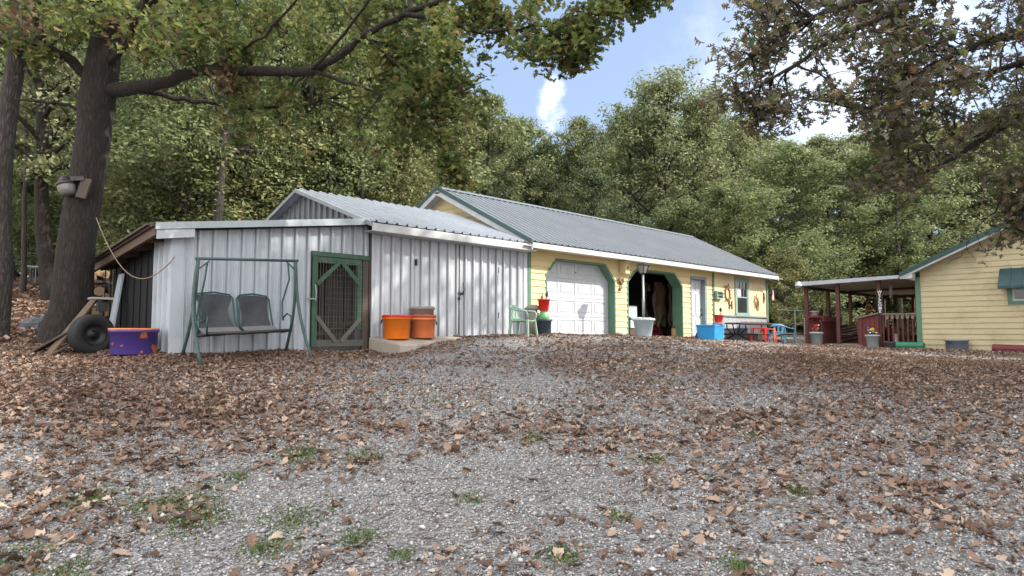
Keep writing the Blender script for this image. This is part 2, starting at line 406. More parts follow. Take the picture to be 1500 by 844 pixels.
def np_mesh(name, V, Fc, mat, smooth=False):
    """V (n,3), Fc (m,k) faces all with k corners"""
    me = bpy.data.meshes.new(name); m, k = Fc.shape
    me.vertices.add(len(V)); me.vertices.foreach_set('co', np.ascontiguousarray(V, np.float32).ravel())
    me.loops.add(m*k); me.loops.foreach_set('vertex_index', np.ascontiguousarray(Fc, np.int32).ravel())
    me.polygons.add(m); me.polygons.foreach_set('loop_start', np.arange(0, m*k, k, dtype=np.int32))
    me.materials.append(mat); me.update(calc_edges=True)
    if smooth: me.polygons.foreach_set('use_smooth', np.ones(m, bool))
    return me

# leaf templates: length along x (0..1), width y, quads
def leaf_template(widths, curl=.0):
    k = len(widths); V = []; Q = []
    for i, w in enumerate(widths):
        x = i/(k-1)
        sh = .07 if w > .25 else 0
        V += [(x, 0, -.03*sin(pi*x)), (x+sh, w, curl*w), (x+sh, -w, curl*w)]
    for i in range(k-1):
        a, b = i*3, (i+1)*3
        Q += [(a, b, b+1, a+1), (a, a+2, b+2, b)]
    return np.array(V, float), np.array(Q)
T_OAK = leaf_template([.02, .20, .09, .36, .12, .42, .15, .25, .03], .3)
T_OAK_S = leaf_template([.03, .26, .10, .38, .22, .03], .25)
T_PIN = leaf_template([.015, .28, .05, .42, .05, .34, .04, .12, .01], .25)
T_QUAD = leaf_template([.06, .34, .04], .25)
T_TORN = leaf_template([.02, .18, .10, .40, .30], .2); T_TORN[0][2::3, 1] *= .35
T_BLUNT = leaf_template([.03, .14, .12, .28, .20, .38, .30, .34, .06], .25)
def scatter(pos, nrm, ang, size, T, curl=None, bend=None):
    """leaf copies at pos with normal nrm, spin ang"""
    V0, Q = T; N = len(pos); k = len(V0)
    nrm = nrm/np.linalg.norm(nrm, axis=1, keepdims=True)
    ref = np.tile([0., 0., 1.], (N, 1)); bad = np.abs(nrm[:, 2]) > .95; ref[bad] = [1., 0, 0]
    a = np.cross(nrm, ref); a /= np.linalg.norm(a, axis=1, keepdims=True); b = np.cross(nrm, a)
    ca, sa = np.cos(ang)[:, None], np.sin(ang)[:, None]
    X = a*ca+b*sa; Y = -a*sa+b*ca
    L = np.tile(V0[None], (N, 1, 1))
    L[:, :, 0] -= .5
    if curl is not None: L[:, :, 2] += curl[:, None]*(L[:, :, 1]**2)*2
    if bend is not None: L[:, :, 2] += bend[:, None]*(L[:, :, 0]**2)*1.5
    L *= size[:, None, None]
    W = pos[:, None, :]+L[:, :, 0:1]*X[:, None]+L[:, :, 1:2]*Y[:, None]+L[:, :, 2:3]*nrm[:, None]
    Fc = (Q[None]+(np.arange(N)*k)[:, None, None]).reshape(-1, 4)
    return W.reshape(-1, 3), Fc

# ------------------------------------------------------------------ ground
def axis(lo, hi, near0, near1, fine, grow=1.22):
    a = list(np.arange(near0, near1+1e-6, fine)); s = fine
    while a[-1] < hi: s = min(s*grow, 40); a.append(a[-1]+s)
    s = fine
    while a[0] > lo: s = min(s*grow, 40); a.insert(0, a[0]-s)
    return np.array(a)
gx = axis(-420, 420, -16, 18, .16); gy = axis(-200, 620, 2, 27, .16)
GX, GY = np.meshgrid(gx, gy); HX = gh(GX.ravel(), GY.ravel())
V = np.stack([GX.ravel(), GY.ravel(), HX], 1)
nx_, ny_ = len(gx), len(gy); ii = (np.arange(ny_-1)[:, None]*nx_+np.arange(nx_-1)[None]).ravel()
me = np_mesh('ground', V, np.stack([ii, ii+1, ii+1+nx_, ii+nx_], 1), ground_m, True)
at = me.attributes.new('mulch', 'FLOAT', 'POINT')
mul = litter(V[:, 0], V[:, 1])*.56
far = (np.hypot(V[:, 0], V[:, 1]-10) > 22) | (V[:, 0] < -8); mul = np.where(far, .9, mul)
at.data.foreach_set('value', mul.astype(np.float32))
ground = bpy.data.objects.new('ground', me); col.objects.link(ground); ground['kind'] = 'structure'

# ------------------------------------------------------------------ panels
def ribbed(mb, u0, u1, hb, ht, v=0., pitch=.2286, ph=0., rib=.046, axis='u'):
    """vertical ribbed metal between u0 and u1, standing proud towards -v; hb, ht numbers or functions of u"""
    fb = hb if callable(hb) else (lambda u: hb); ft = ht if callable(ht) else (lambda u: ht)
    k0 = math.floor((u0-ph)/pitch)-1; pr = []
    for k in range(k0, k0+int((u1-u0)/pitch)+4):
        c = ph+k*pitch
        pr += [(c-.026, 0), (c-.014, rib), (c+.014, rib), (c+.026, 0)]
        for m in (.33, .67): pr += [(c+m*pitch-.012, 0), (c+m*pitch, .007), (c+m*pitch+.012, 0)]
    pr = [(u0, 0)]+[p for p in pr if u0 < p[0] < u1]+[(u1, 0)]
    vs = []
    for u, d in pr:
        if axis == 'u': vs += [(u, v-d, fb(u)), (u, v-d, ft(u))]
        else: vs += [(v-d, u, fb(u)), (v-d, u, ft(u))]
    b = len(vs)
    mb.add(vs, [(2*i, 2*i+2, 2*i+3, 2*i+1) for i in range(len(pr)-1)])
    return mb
def roofsheet(mb, u0, u1, e, r, pitch=.2286, rib=.036, ph=0.):
    """ribbed sheet, ribs running from eave e=(v,h) to ridge r=(v,h)"""
    L = math.hypot(r[0]-e[0], r[1]-e[1]); nv, nh = -(r[1]-e[1])/L, (r[0]-e[0])/L
    if nh < 0: nv, nh = -nv, -nh
    pr = [(u0, 0)]; c = u0+.1+ph
    while c < u1-.05:
        pr += [(c-.03, 0), (c-.013, rib), (c+.013, rib), (c+.03, 0)]
        if c+pitch*.5 < u1-.05: pr += [(c+pitch*.5-.012, 0), (c+pitch*.5, .004), (c+pitch*.5+.012, 0)]
        c += pitch
    pr.append((u1, 0)); vs = []
    for u, d in pr: vs += [(u, e[0]+nv*d, e[1]+nh*d), (u, r[0]+nv*d, r[1]+nh*d)]
    for u, d in ((u0, -.02), (u1, -.02)): vs += [(u, e[0]+nv*d, e[1]+nh*d), (u, r[0]+nv*d, r[1]+nh*d)]
    k = len(pr)
    fs = [(2*i, 2*i+2, 2*i+3, 2*i+1) for i in range(k-1)]+[(2*k, 2*k+2, 2*k+3, 2*k+1), (0, 1, 2*k+1, 2*k), (2*k-2, 2*k-1, 2*k+3, 2*k+2)]
    mb.add(vs, fs); return mb
def lap(mb, intervals, h0, h1, v=0., course=.155, axis='u', sgn=-1, keys=()):
    """lap siding; intervals(h) -> list of (a,b) solid stretches"""
    h = h0
    while h < h1-1e-4:
        hn = min(h+course, h1); cuts = [h]+[k for k in sorted(keys) if h+1e-3 < k < hn-1e-3]+[hn]
        for a, b in zip(cuts, cuts[1:]):
            A = intervals(a+1e-4); B = intervals(b-1e-4)
            if len(A) != len(B): A = B = min(A, B, key=len) if len(A) and len(B) else []
            oa = .021*(1-(a-h)/course)*sgn; ob = .021*(1-(b-h)/course)*sgn
            for (a0, a1), (b0, b1) in zip(A, B):
                q = [(a0, v+oa, a), (a1, v+oa, a), (b1, v+ob, b), (b0, v+ob, b)]
                bt = [(a0, v, a), (a1, v, a)]
                vs = q+bt
                if axis == 'v': vs = [(y, x, z) for x, y, z in vs]
                mb.add(vs, [(0, 1, 2, 3), (4, 5, 1, 0)] if a == h else [(0, 1, 2, 3)])
        h = hn
    return mb
def poly(mb, pts, axis='v', at=0): return mb.add(pts, [tuple(range(len(pts)))])

# ================================================================== LEAN-TO SHED
A = pv(230, 328, -.16); B = pv(541, 322, -.16)
uL = pv(249, 490, 0)[0]; uJ = pv(541, 490, 0)[0]
sl = (B[2]-A[2])/(B[0]-A[0])
def ltop(u): return A[2]+sl*(u-A[0])
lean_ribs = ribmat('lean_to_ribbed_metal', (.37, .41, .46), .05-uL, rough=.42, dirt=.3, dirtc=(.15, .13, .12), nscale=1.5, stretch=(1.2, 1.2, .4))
lean = thing('lean_to_shed', 'low weathered white metal lean-to with a green mesh gate and an open left side', 'shed', (uL, 0, gF(uL, 0)))
g0, g1 = uat(455), uat(527); gtop = hat(500, 376)
mb = MB()
ribbed(mb, uL+.14, g0-.02, -.6, lambda u: ltop(u)-.1, 0, ph=.05)
ribbed(mb, g0-.02, uJ-.02, gtop+.05, lambda u: ltop(u)-.1, 0, ph=.05)
part('front_wall', mb, lean_ribs, lean)
part('corner_trim', MB().box(uL-.03, uL+.155, -.035, .02, -.6, ltop(uL)-.10), white_metal2, lean, .006)
mb = MB(); ribbed(mb, .02, .75, -.6, ltop(uL)-.1, uL, axis='v'); part('side_panel', mb, white_metal2, lean)
# roof edge: the left side falls towards the back
Cc = pu(135, 387, A[0]); fall = (Cc[2]-A[2])/(Cc[1]-A[1]); vb = Cc[1]
def rp(u, v, d=0): return (u, v, ltop(u)+fall*(v-A[1])*max(0, 1-(u-A[0])/3.8)+d)
mb = MB(); nn = 8
vs = [];
for i in range(nn+1):
    for j in range(5):
        u = A[0]+(uJ-.03-A[0])*i/nn; v = A[1]+(vb-A[1])*j/4; vs.append(rp(u, v, 0))
vs2 = [(x, y, z-.03) for x, y, z in vs]; k = len(vs)
fs = []
for i in range(nn):
    for j in range(4):
        q = (i*5+j, (i+1)*5+j, (i+1)*5+j+1, i*5+j+1); fs += [q, tuple(a+k for a in q)]
edge = [i*5 for i in range(nn+1)]+[nn*5+j for j in range(1, 5)]+[i*5+4 for i in range(nn-1, -1, -1)]+[3, 2, 1]
fs += [(edge[i], edge[(i+1) % len(edge)], edge[(i+1) % len(edge)]+k, edge[i]+k) for i in range(len(edge))]
mb.add(vs+vs2, fs); part('roof', mb, roof_white, lean)
# fascia boards
mb = MB(); mb.slab([(A[0]-.02, A[1]-.03, ltop(A[0])+.02), (uJ-.03, A[1]-.03, ltop(uJ)+.02), (uJ-.03, A[1]-.03, ltop(uJ)-.10), (A[0]-.02, A[1]-.03, ltop(A[0])-.08)], (0, .03, 0))
part('fascia', mb, grey_trim, lean)
mb = MB(); mb.slab([(A[0]-.0, A[1]-.012, ltop(A[0])-.082), (uL+.25, A[1]-.012, ltop(uL+.25)-.085), (uL+.25, A[1]-.012, ltop(uL)-.18), (A[0], A[1]-.012, ltop(A[0])-.22)], (0, .02, 0))
part('fascia', mb, white_metal2, lean)
mb = MB()
p, q = rp(A[0], A[1]+.02, -.09), rp(A[0], vb, -.09); mb.bar(p, q, .05, .15)
part('rake_board', mb, brown_wood, lean)
mb = MB(); mb.bar(rp(A[0]-.05, A[1], -.0), rp(A[0]-.05, vb, -.0), .03, .06); mb.bar(rp(A[0]-.09, A[1]+.1, .02), rp(A[0]-.09, vb, .02), .05, .03)
part('roof_edge', mb, dark_wood, lean)
for i in range(5):
    v = .35+i*(vb-.5)/4.2
    part('rafter', MB().bar(rp(A[0]+.06, v, -.12), rp(uL+2.2, v, -.12), .05, .12), brown_wood, lean)
mb = MB(); mb.add([(uL+.02, .7, -.5), (uL+.02, vb-.6, -.4), (uL+.02, vb-.6, rp(uL, vb-.6)[2]-.1), (uL+.02, .7, rp(uL, .7)[2]-.1)], [(0, 1, 2, 3)])
for i in range(9):
    v = .8+i*.34; mb.box(uL+.0, uL+.015, v, v+.03, -.4, rp(uL, v)[2]-.12)
part('netting', mb, black_cloth, lean)
mb = MB(); mb.slab([(uL-.25, vb-1.05, -.35), (uL-.25, vb-.75, -.35), (uL-.05, vb-.75, 1.05), (uL-.05, vb-1.0, 1.05)], (.03, 0, 0)); part('loose_panel', mb, white_metal2, lean)
mb = MB()
mb.box(uL+.1, uJ, 3.4, 3.43, -.5, 1.5); mb.box(g0-.3, g0-.27, .3, 3.4, -.5, 1.6)
part('inner_wall', mb, interior, lean)
mb = MB(); u = g0-.1; k = 0
while u < uJ+.0:
    mb.box(u, u+.105, .5, .52, -.5, 1.7); u += .125+random.random()*.02
mb.bar((g0, .48, -.1), (uJ, .48, .25), .05, .09); mb.box(g0-.1, uJ, .47, .5, 1.1, 1.2)
part('plank_screen', mb, dark_wood, lean)
part('corner_trim', MB().box(uJ-.045, uJ+.0, -.03, .02, -.35, ltop(uJ)-.1), dark_metal, lean)
# gate
gb = hat(500, 507)
gate = MB(); w = .105
def gbar(a, b): gate.slab([a, b, (b[0], b[1], b[2]), a], (0, 0, 0))
lev = -.02
mb = MB().box(g0, g0+.10, -.035, 0, gb, gtop); gate_o = part('gate', mb, gate_green, lean, .004)
part('post', MB().box(uJ-.17, uJ-.05, -.02, .05, gb-.1, gtop+.02), dark_wood, gate_o)
part('rail', MB().box(g0-.02, uJ-.05, -.045, -.005, gtop-.03, gtop+.055), gate_green, gate_o, .004)
g1 = uJ-.2
part('rail', MB().box(g0+.102, g1, -.03, 0, gtop-.14, gtop-.035), gate_green, gate_o)
part('stile', MB().box(g1-.09, g1+.002, -.033, 0, gb+.3, gtop-.14), gate_green, gate_o)
part('rail', MB().box(g0+.102, g1+.05, -.03, 0, gb, gb+.11), grey_wood, gate_o)
for (a, b, m_) in [((g0+.08, gtop-.52), (g0+.5, gtop-.13), pale_green), ((g1-.4, gtop-.13), (g1-.02, gtop-.52), pale_green), ((g0+.08, gb+.52), (g0+.46, gb+.08), grey_wood), ((g1-.42, gb+.08), (g1-.02, gb+.5), grey_wood)]:
    part('brace', MB().bar((a[0], -.045, a[1]), (b[0], -.045, b[1]), .02, .075, (0, 0, 1)), gate_green if m_ is pale_green else m_, gate_o)
mb = MB(); u = g0+.14
while u < uJ-.18: mb.tube([(u, -.05, gb+.05), (u+random.uniform(-.01, .01), -.055, (gb+gtop)/2), (u, -.05, gtop-.06)], .0025, 4, False); u += .055
h = gb+.1
while h < gtop-.1: mb.tube([(g0+.10+random.random()*.3, -.052, h), (uJ-.16, -.052, h+random.uniform(-.01, .01))], .0025, 4, False); h += .105
part('wire_mesh', mb, wire_m, gate_o)
mb = MB().box(g0-.12, g0+.06, -.075, -.05, .60, .625).tube([(g0+.04, -.08, .58), (g0+.045, -.09, .72), (g0+.03, -.075, .86)], .012, 6); part('latch', mb, grey_metal, gate_o)

# ================================================================== WHITE METAL SHED
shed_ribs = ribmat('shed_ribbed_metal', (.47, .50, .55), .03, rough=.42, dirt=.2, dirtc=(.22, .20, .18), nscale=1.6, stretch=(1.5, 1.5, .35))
shed = thing('metal_shed', 'white ribbed metal shed with flush double doors and a shallow silver gable roof', 'shed', (uJ, 0, gF(uJ, 0)))
ue = uat(772)
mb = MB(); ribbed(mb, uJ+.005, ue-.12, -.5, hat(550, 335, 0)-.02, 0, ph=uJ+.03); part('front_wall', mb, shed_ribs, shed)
mb = MB().box(ue-.12, ue-.005, -.022, .01, -.5, hat(550, 340, 0)); part('corner_trim', mb, white_metal, shed)
EVh = hat(700, (326+(700-553.8)*(358.6-326)/229.4), -.34)
apx = pu(434, 277, uJ-.22); SR = (apx[1], apx[2]); SE = (-.36, EVh+.015)
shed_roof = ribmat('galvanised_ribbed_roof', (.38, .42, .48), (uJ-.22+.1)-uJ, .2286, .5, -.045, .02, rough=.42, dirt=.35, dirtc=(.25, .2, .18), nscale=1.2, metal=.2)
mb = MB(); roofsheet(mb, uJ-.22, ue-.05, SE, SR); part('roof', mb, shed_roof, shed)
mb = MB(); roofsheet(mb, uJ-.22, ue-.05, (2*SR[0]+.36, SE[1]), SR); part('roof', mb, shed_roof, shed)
mb = MB().box(uJ-.2, ue-.03, -.37, -.34, EVh-.155, EVh-.005); mb.box(uJ-.2, ue-.03, -.34, 0, EVh-.155, EVh-.14)
part('gutter', mb, white_trim, shed, .01)
mb = MB(); roofsheet(mb, uJ-.3, uJ-.29, SE, SR)
mb = MB()
for s in (0, 1):
    e = (SE[0], SE[1]-.01) if s == 0 else (2*SR[0]-SE[0], SE[1]-.01)
    mb.slab([(uJ-.25, e[0], e[1]), (uJ-.25, SR[0], SR[1]), (uJ-.25, SR[0], SR[1]-.075), (uJ-.25, e[0], e[1]-.075)], (.028, 0, 0))
part('rake_board', mb, rake_grey, shed)
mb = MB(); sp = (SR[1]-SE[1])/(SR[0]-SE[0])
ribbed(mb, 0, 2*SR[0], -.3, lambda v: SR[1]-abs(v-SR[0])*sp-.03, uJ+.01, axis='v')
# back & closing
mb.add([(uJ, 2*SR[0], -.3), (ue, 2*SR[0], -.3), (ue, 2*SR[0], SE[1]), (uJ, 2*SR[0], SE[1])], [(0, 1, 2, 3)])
part('side_wall', mb, gable_shade, shed)
# doors: seams, tracks, hasp
d0, dm, d1 = uat(606), uat(671), uat(729); dt = hat(606, 349)
for a, b in ((d0, dm), (dm, d1)):
    mb = MB(); ribbed(mb, a+.008, b-.008, -.05, dt-.02, -.016, ph=uJ+.03); mb.box(a+.008, b-.008, -.012, -.003, -.05, dt-.02)
    dd = part('door', mb, shed_ribs, shed)
    part('edge_strip', MB().box((dm-.02 if a == d0 else dm+.002), (dm-.002 if a == d0 else dm+.02), -.045, -.01, -.05, dt-.03), (brown_wood if a == d0 else grey_trim), dd)
    hu = a+.02 if a == d0 else b-.02
    for hh in (.35, 1.35): part('hinge', MB().box(hu-.02, hu+.02, -.045, -.012, hh, hh+.12).tube([(hu, -.05, hh), (hu, -.05, hh+.13)], .012, 6), dark_metal, dd)
mb = MB().box(d0-.02, d1+.02, -.03, -.004, dt-.012, dt+.03); part('door_header', mb, white_metal2, shed)
mb = MB().box(dm-.07, dm+.10, -.062, -.046, .82, .87).tube([(dm+.07, -.07, .86), (dm+.07, -.10, .93), (dm+.07, -.07, 1.08)], .012, 6).ball((dm-.04, -.07, .74), .035, 8); part('hasp', mb, dark_metal, shed)

# ================================================================== YELLOW GARAGE
u0 = ue+.005; u1 = uat(1124.5)
EAV = hat(1000, 384, -.45)      # top edge of roof at the eave
gar = thing('yellow_garage', 'long yellow garage with two chamfered bays, green trim and a grey ribbed metal roof', 'garage', (u0, 0, gF(u0, 0)))
# openings on v=0
def U(px): return uat(px)
def H(px, py): return hat(px, py, 0)
a0, a1, aT, aC = U(799), U(901.5), H(850, 382.5), H(799, 401)
aL2, aR2 = U(814), U(887)
b0, b1, bT, bC = U(919), U(1000.5), H(958, 396.5), H(919, 411)
bL2, bR2 = U(932), U(989)
dr0, dr1, drT = U(1012), U(1035.5), H(1012, 404.5)
ut = U(1045.5)                       # vertical green trim
topw = EAV-.10
def opening(h, o0, o1, oT, oC, l2, r2):
    if h >= oT: return None
    if h <= oC: return (o0, o1)
    t = (h-oC)/(oT-oC); return (o0+(l2-o0)*t, o1+(r2-o1)*t)
def solid(h):
    x = [u0+.07]; out = []
    for o in (opening(h, a0, a1, aT, aC, aL2, aR2), opening(h, b0, b1, bT, bC, bL2, bR2), (dr0, dr1) if h < drT else None):
        if o: out.append((x[-1], o[0])); x.append(o[1])
    out.append((x[-1], ut)); return out
mb = MB(); lap(mb, solid, -.12, topw, 0, keys=(aT, aC, bT, bC, drT)); part('lap_siding', mb, yellow, gar)
part('soffit', MB().box(u0-.5, u1+.4, -.44, .0, topw-.012, topw), pale_yellow, gar)
# opening reveals
def reveal(o0, o1, oT, oC, l2, r2, dep, mat, w=.035, name='opening_trim'):
    pts = [(o0, -.3), (o0, oC), (l2, oT), (r2, oT), (o1, oC), (o1, -.3)]
    cx = (o0+o1)/2; inn = [(p[0]+(.045 if p[0] < cx else -.045), p[1]-(0 if p[1] < 0 else .04)) for p in pts]
    mb = MB()
    for i in range(5):
        A0, A1, B0, B1 = pts[i], pts[i+1], inn[i], inn[i+1]
        q = [(A0[0], -.022, A0[1]), (A1[0], -.022, A1[1]), (B1[0], -.022, B1[1]), (B0[0], -.022, B0[1])]
        mb.slab(q, (0, dep, 0))
    return part(name, mb, mat, gar)
reveal(a0, a1, aT, aC, aL2, aR2, .30, green_trim); reveal(b0, b1, bT, bC, bL2, bR2, .34, green_trim)
# wider face boards on the right side of each bay
# overhead door
du0, du1, dv = a0-.1, a1+.1, .2
dT = aT+.05; nr, nc = 4, 4; hb0 = -.1
gd = MB()
gd.box(du0, du1, dv+.012, dv+.05, hb0, dT)
ph_ = (H(850, 492)+2.02*0); rows = [(-.04+i*(aT+.06)/4, -.04+(i+1)*(aT+.06)/4) for i in range(4)]
cu = [(a0+.04)+(a1-a0-.08)*i/4 for i in range(5)]
dpart = part('garage_door', gd, door_white, gar)
for i, (ra, rb) in enumerate(rows):
    mb = MB()
    # section frame around four raised panels
    pw = .10
    mb.box(a0-.05, a1+.05, dv, dv+.012, ra+.006, ra+pw*.8); mb.box(a0-.05, a1+.05, dv, dv+.012, rb-pw*.8, rb-.006)
    for j in range(5): mb.box(cu[j]-pw*.45, cu[j]+pw*.45, dv, dv+.012, ra+pw*.8, rb-pw*.8)
    for j in range(4):
        x0, x1 = cu[j]+pw*.45+.05, cu[j+1]-pw*.45-.05; mb.box(x0, x1, dv+.002, dv+.012, ra+pw*.8+.05, rb-pw*.8-.05)
    part('door_section', mb, door_white, dpart, .003)
part('handle', MB().box((a0+a1)/2-.03, (a0+a1)/2+.03, dv-.02, dv, aT-.29, aT-.26), grey_metal, dpart)
# entry door
mb = MB().box(dr0+.06, dr1-.10, .12, .16, -.2, drT-.08); ed = part('entry_door', mb, door_white, gar)
x0, x1 = dr0+.06, dr1-.10; mid = (x0+x1)/2
for (pa, pb) in ((.02, .52), (.62, 1.32), (1.40, 1.64)):
    for (xa, xb) in ((x0+.10, mid-.045), (mid+.045, x1-.10)):
        part('door_panel', MB().box(xa, xb, .105, .12, pa-.05, pb-.05), door_white, ed, .01)
part('knob', MB().ball((x1-.06, .085, .62), .032, 8), dark_metal, ed); part('deadbolt', MB().ball((x1-.06, .10, .76), .022, 8), dark_metal, ed)
mb = MB().box(dr0, dr0+.055, -.024, .16, -.3, drT).box(dr1-.10, dr1, -.024, .16, -.3, drT).box(dr0+.055, dr1-.10, -.024, .16, drT-.075, drT)
part('door_frame', mb, jamb_grey, gar)
# right bay: boards, wainscot, window
w0, w1, wT, wB = U(1077.5), U(1096.5), H(1077, 407.5), H(1077, 458.5)
wz = H(1078, 463)
mb = MB()
def boards(x0, x1, z0, z1):
    u = x0
    while u < x1-.01:
        un = min(u+.2, x1); mb.box(u+.004, un-.004, -.012, 0, z0, z1); mb.box(u-.004, u+.004, -.004, 0, z0, z1); u = un
boards(ut+.05, w0, wz+.02, topw); boards(w1, u1-.08, wz+.02, topw); boards(w0, w1, wT, topw); boards(w0, w1, wz+.02, wB)
part('board_siding', mb, pale_yellow, gar)
mb = MB(); u = ut+.05
while u < u1-.1:
    un = min(u+.3, u1-.08); mb.box(u+.004, un-.004, -.02, 0, -.5, wz-.03); u = un
part('wainscot', mb, wains, gar); part('wainscot_cap', MB().box(ut+.05, u1-.08, -.06, 0, wz-.03, wz+.02), jamb_grey, gar)
part('corner_trim', MB().box(ut-.05, ut+.05, -.035, .0, -.5, topw), green_trim, gar)
part('corner_trim', MB().box(u1-.08, u1+.05, -.035, .1, -.5, topw), green_trim, gar)
part('corner_trim', MB().box(u0, u0+.10, -.035, .05, -.5, topw-.0), green_trim, gar)
mb = MB().box(w0-.03, w0+.10, -.045, -.013, wB-.02, wT+.03).box(w1-.09, w1+.03, -.045, -.013, wB-.02, wT+.03).box(w0+.1, w1-.09, -.045, -.013, wT-.08, wT+.03).box(w0-.05, w1+.05, -.07, -.013, wB-.11, wB-.02)
wf = part('window_frame', mb, pale_green, gar)
gw0, gw1, gT, gB = w0+.10, w1-.09, wT-.08, wB-.02; gm = (gT+gB)/2
mb = MB().box(gw0, gw0+.03, -.035, .02, gB, gT).box(gw1-.03, gw1, -.035, .02, gB, gT).box(gw0, gw1, -.033, .02, gB, gB+.03).box(gw0, gw1, -.033, .02, gT-.03, gT).box(gw0+.03, gw1-.03, -.036, .02, gm-.02, gm+.02)
for k in (1, 2): x = gw0+(gw1-gw0)*k/3; mb.box(x-.006, x+.006, -.02, 0, gm, gT)
mb.box(gw0, gw1, -.019, 0, (gm+gT)/2-.006, (gm+gT)/2+.006)
part('sash', mb, grey_trim, wf); part('pane', MB().box(gw0, gw1, -.005, .012, gB, gT), glass, wf)
part('blind', MB().box(gw0+.08, gw0+.32, -.0145, -.0065, gm+.03, gm+.3), flag_white, wf)
# gable side (u0), back and far end
RV = (pu(640, 275, u0-.30)[1]); RH = pu(640, 275, u0-.30)[2]; spg = (RH-EAV)/(RV+.45)
def gtp(v): return RH-abs(v-RV)*spg-.10
def gint(h):
    dv_ = (RH-.10-h)/spg; lo, hi = max(0, RV-dv_), min(2*RV, RV+dv_); return [(lo, hi)] if hi > lo else []
mb = MB(); lap(mb, gint, .0, RH-.11, u0, axis='v'); part('gable_wall', mb, yellow, gar)
mb = MB(); lap(mb, gint, -.5, RH-.11, u1, axis='v', sgn=1)
mb.add([(u0, 2*RV, -.5), (u1, 2*RV, -.5), (u1, 2*RV, EAV-.1), (u0, 2*RV, EAV-.1)], [(0, 1, 2, 3)])
part('rear_wall', mb, yellow, gar)
ur0, ur1 = u0-.30, uat(1143, -.45)
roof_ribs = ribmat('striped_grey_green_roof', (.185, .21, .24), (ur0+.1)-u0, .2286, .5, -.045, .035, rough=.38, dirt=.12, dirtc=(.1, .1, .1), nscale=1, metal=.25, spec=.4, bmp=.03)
mb = MB(); roofsheet(mb, ur0, ur1, (-.45, EAV), (RV, RH), .2286, .026); part('roof', mb, roof_ribs, gar)
mb = MB(); roofsheet(mb, ur0, ur1, (2*RV+.45, EAV), (RV, RH), .2286, .026); part('roof', mb, roof_ribs, gar)
mb = MB(); mb.slab([(ur0-.01, RV-.16, RH-.16*spg+.035), (ur0-.01, RV, RH+.045), (ur0-.01, RV+.16, RH-.16*spg+.035)], (ur1-ur0+.02, 0, 0)); part('ridge_cap', mb, roof_grey, gar)
mb = MB().box(ur0+.0, ur1, -.46, -.43, EAV-.15, EAV-.028).box(ur0, ur1, -.43, -.42, EAV-.15, EAV-.11); part('eave_fascia', mb, white_trim, gar, .004)
for s in (-1, 1):
    e = (RV+s*(RV+.45), EAV-.025)
    for uu in (ur0-.012, ur1-.018):
        mb = MB(); mb.slab([(uu, e[0], e[1]-.045), (uu, RV, RH-.06), (uu, RV, RH-.20), (uu, e[0], e[1]-.17)], (.03, 0, 0)); part('rake_board', mb, white_trim, gar)
mb = MB()
for s in (-1, 1):
    e = (RV+s*(RV+.46), EAV+.03)
    mb.slab([(ur0-.03, e[0], e[1]+.01), (ur0-.03, RV, RH+.05), (ur0-.03, RV, RH-.06), (ur0-.03, e[0], e[1]-.10)], (.05, 0, 0))
part('rake_trim', mb, teal, gar)
mb = MB()
for s in (-1, 1):
    e = (RV+s*(RV+.42), EAV-.12); mb = MB(); mb.slab([(ur0+.02, e[0], e[1]), (ur0+.02, RV, RH-.14), (u0, RV, RH-.14), (u0, e[0], e[1])], (0, 0, .015)); part('rake_soffit', mb, white_trim, gar)
    mb = MB(); mb.slab([(u1, e[0], e[1]), (u1, RV, RH-.14), (ur1-.02, RV, RH-.14), (ur1-.02, e[0], e[1])], (0, 0, .015)); part('rake_soffit', mb, white_trim, gar)
# inside of the open bay
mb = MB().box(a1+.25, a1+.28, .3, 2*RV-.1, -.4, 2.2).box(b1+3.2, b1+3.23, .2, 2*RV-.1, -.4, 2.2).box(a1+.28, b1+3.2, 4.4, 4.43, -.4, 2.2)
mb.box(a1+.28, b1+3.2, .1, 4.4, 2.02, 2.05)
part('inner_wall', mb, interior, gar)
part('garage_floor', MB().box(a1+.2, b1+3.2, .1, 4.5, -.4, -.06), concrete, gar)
mb = MB(); random.seed(5)
hs0, hs1 = pv(956, 450, 2.)[0], pv(990, 450, 2.)[0]
for k in range(17):
    x = hs0+(hs1-hs0)*k/16+random.uniform(-.03, .03); z0 = random.uniform(-.05, .5); vv = 2.1+random.uniform(-.3, .3)
    pts = []
    for j in range(7):
        pts.append((x+random.uniform(-.03, .03), vv+random.uniform(-.05, .05), z0+(1.75-z0)*j/6))
    mb.tube(pts, [random.uniform(.03, .075) for _ in pts], 5)
part('hanging_sheeting', mb, insul, gar)

# ================================================================== concrete step
s0 = uJ-.02; mb = MB()
top = [pv(537, 490, 0), None]
def gr(px, py, h):
    d = ray(px, py); t = h/d[2]; return toF(d[0]*t, d[1]*t, h)
P = [(uJ-.05, -.045, -.045), (uJ-.05, -1.05, -.17), (uJ+.25, -1.12, -.17), (uJ+.5, -1.0, -.16), (uJ+1.2, -.8, -.12), (uJ+1.9, -.62, -.08), (uJ+2.0, -.045, -.035)]
mb.hexa([(x, y, -.6) for x, y, z in P], P)
single('concrete_step', mb, concrete, 'low wedge-shaped concrete slab under the two orange tubs at the shed corner', 'step', (uJ, -.5, -.3), bevel=.03)

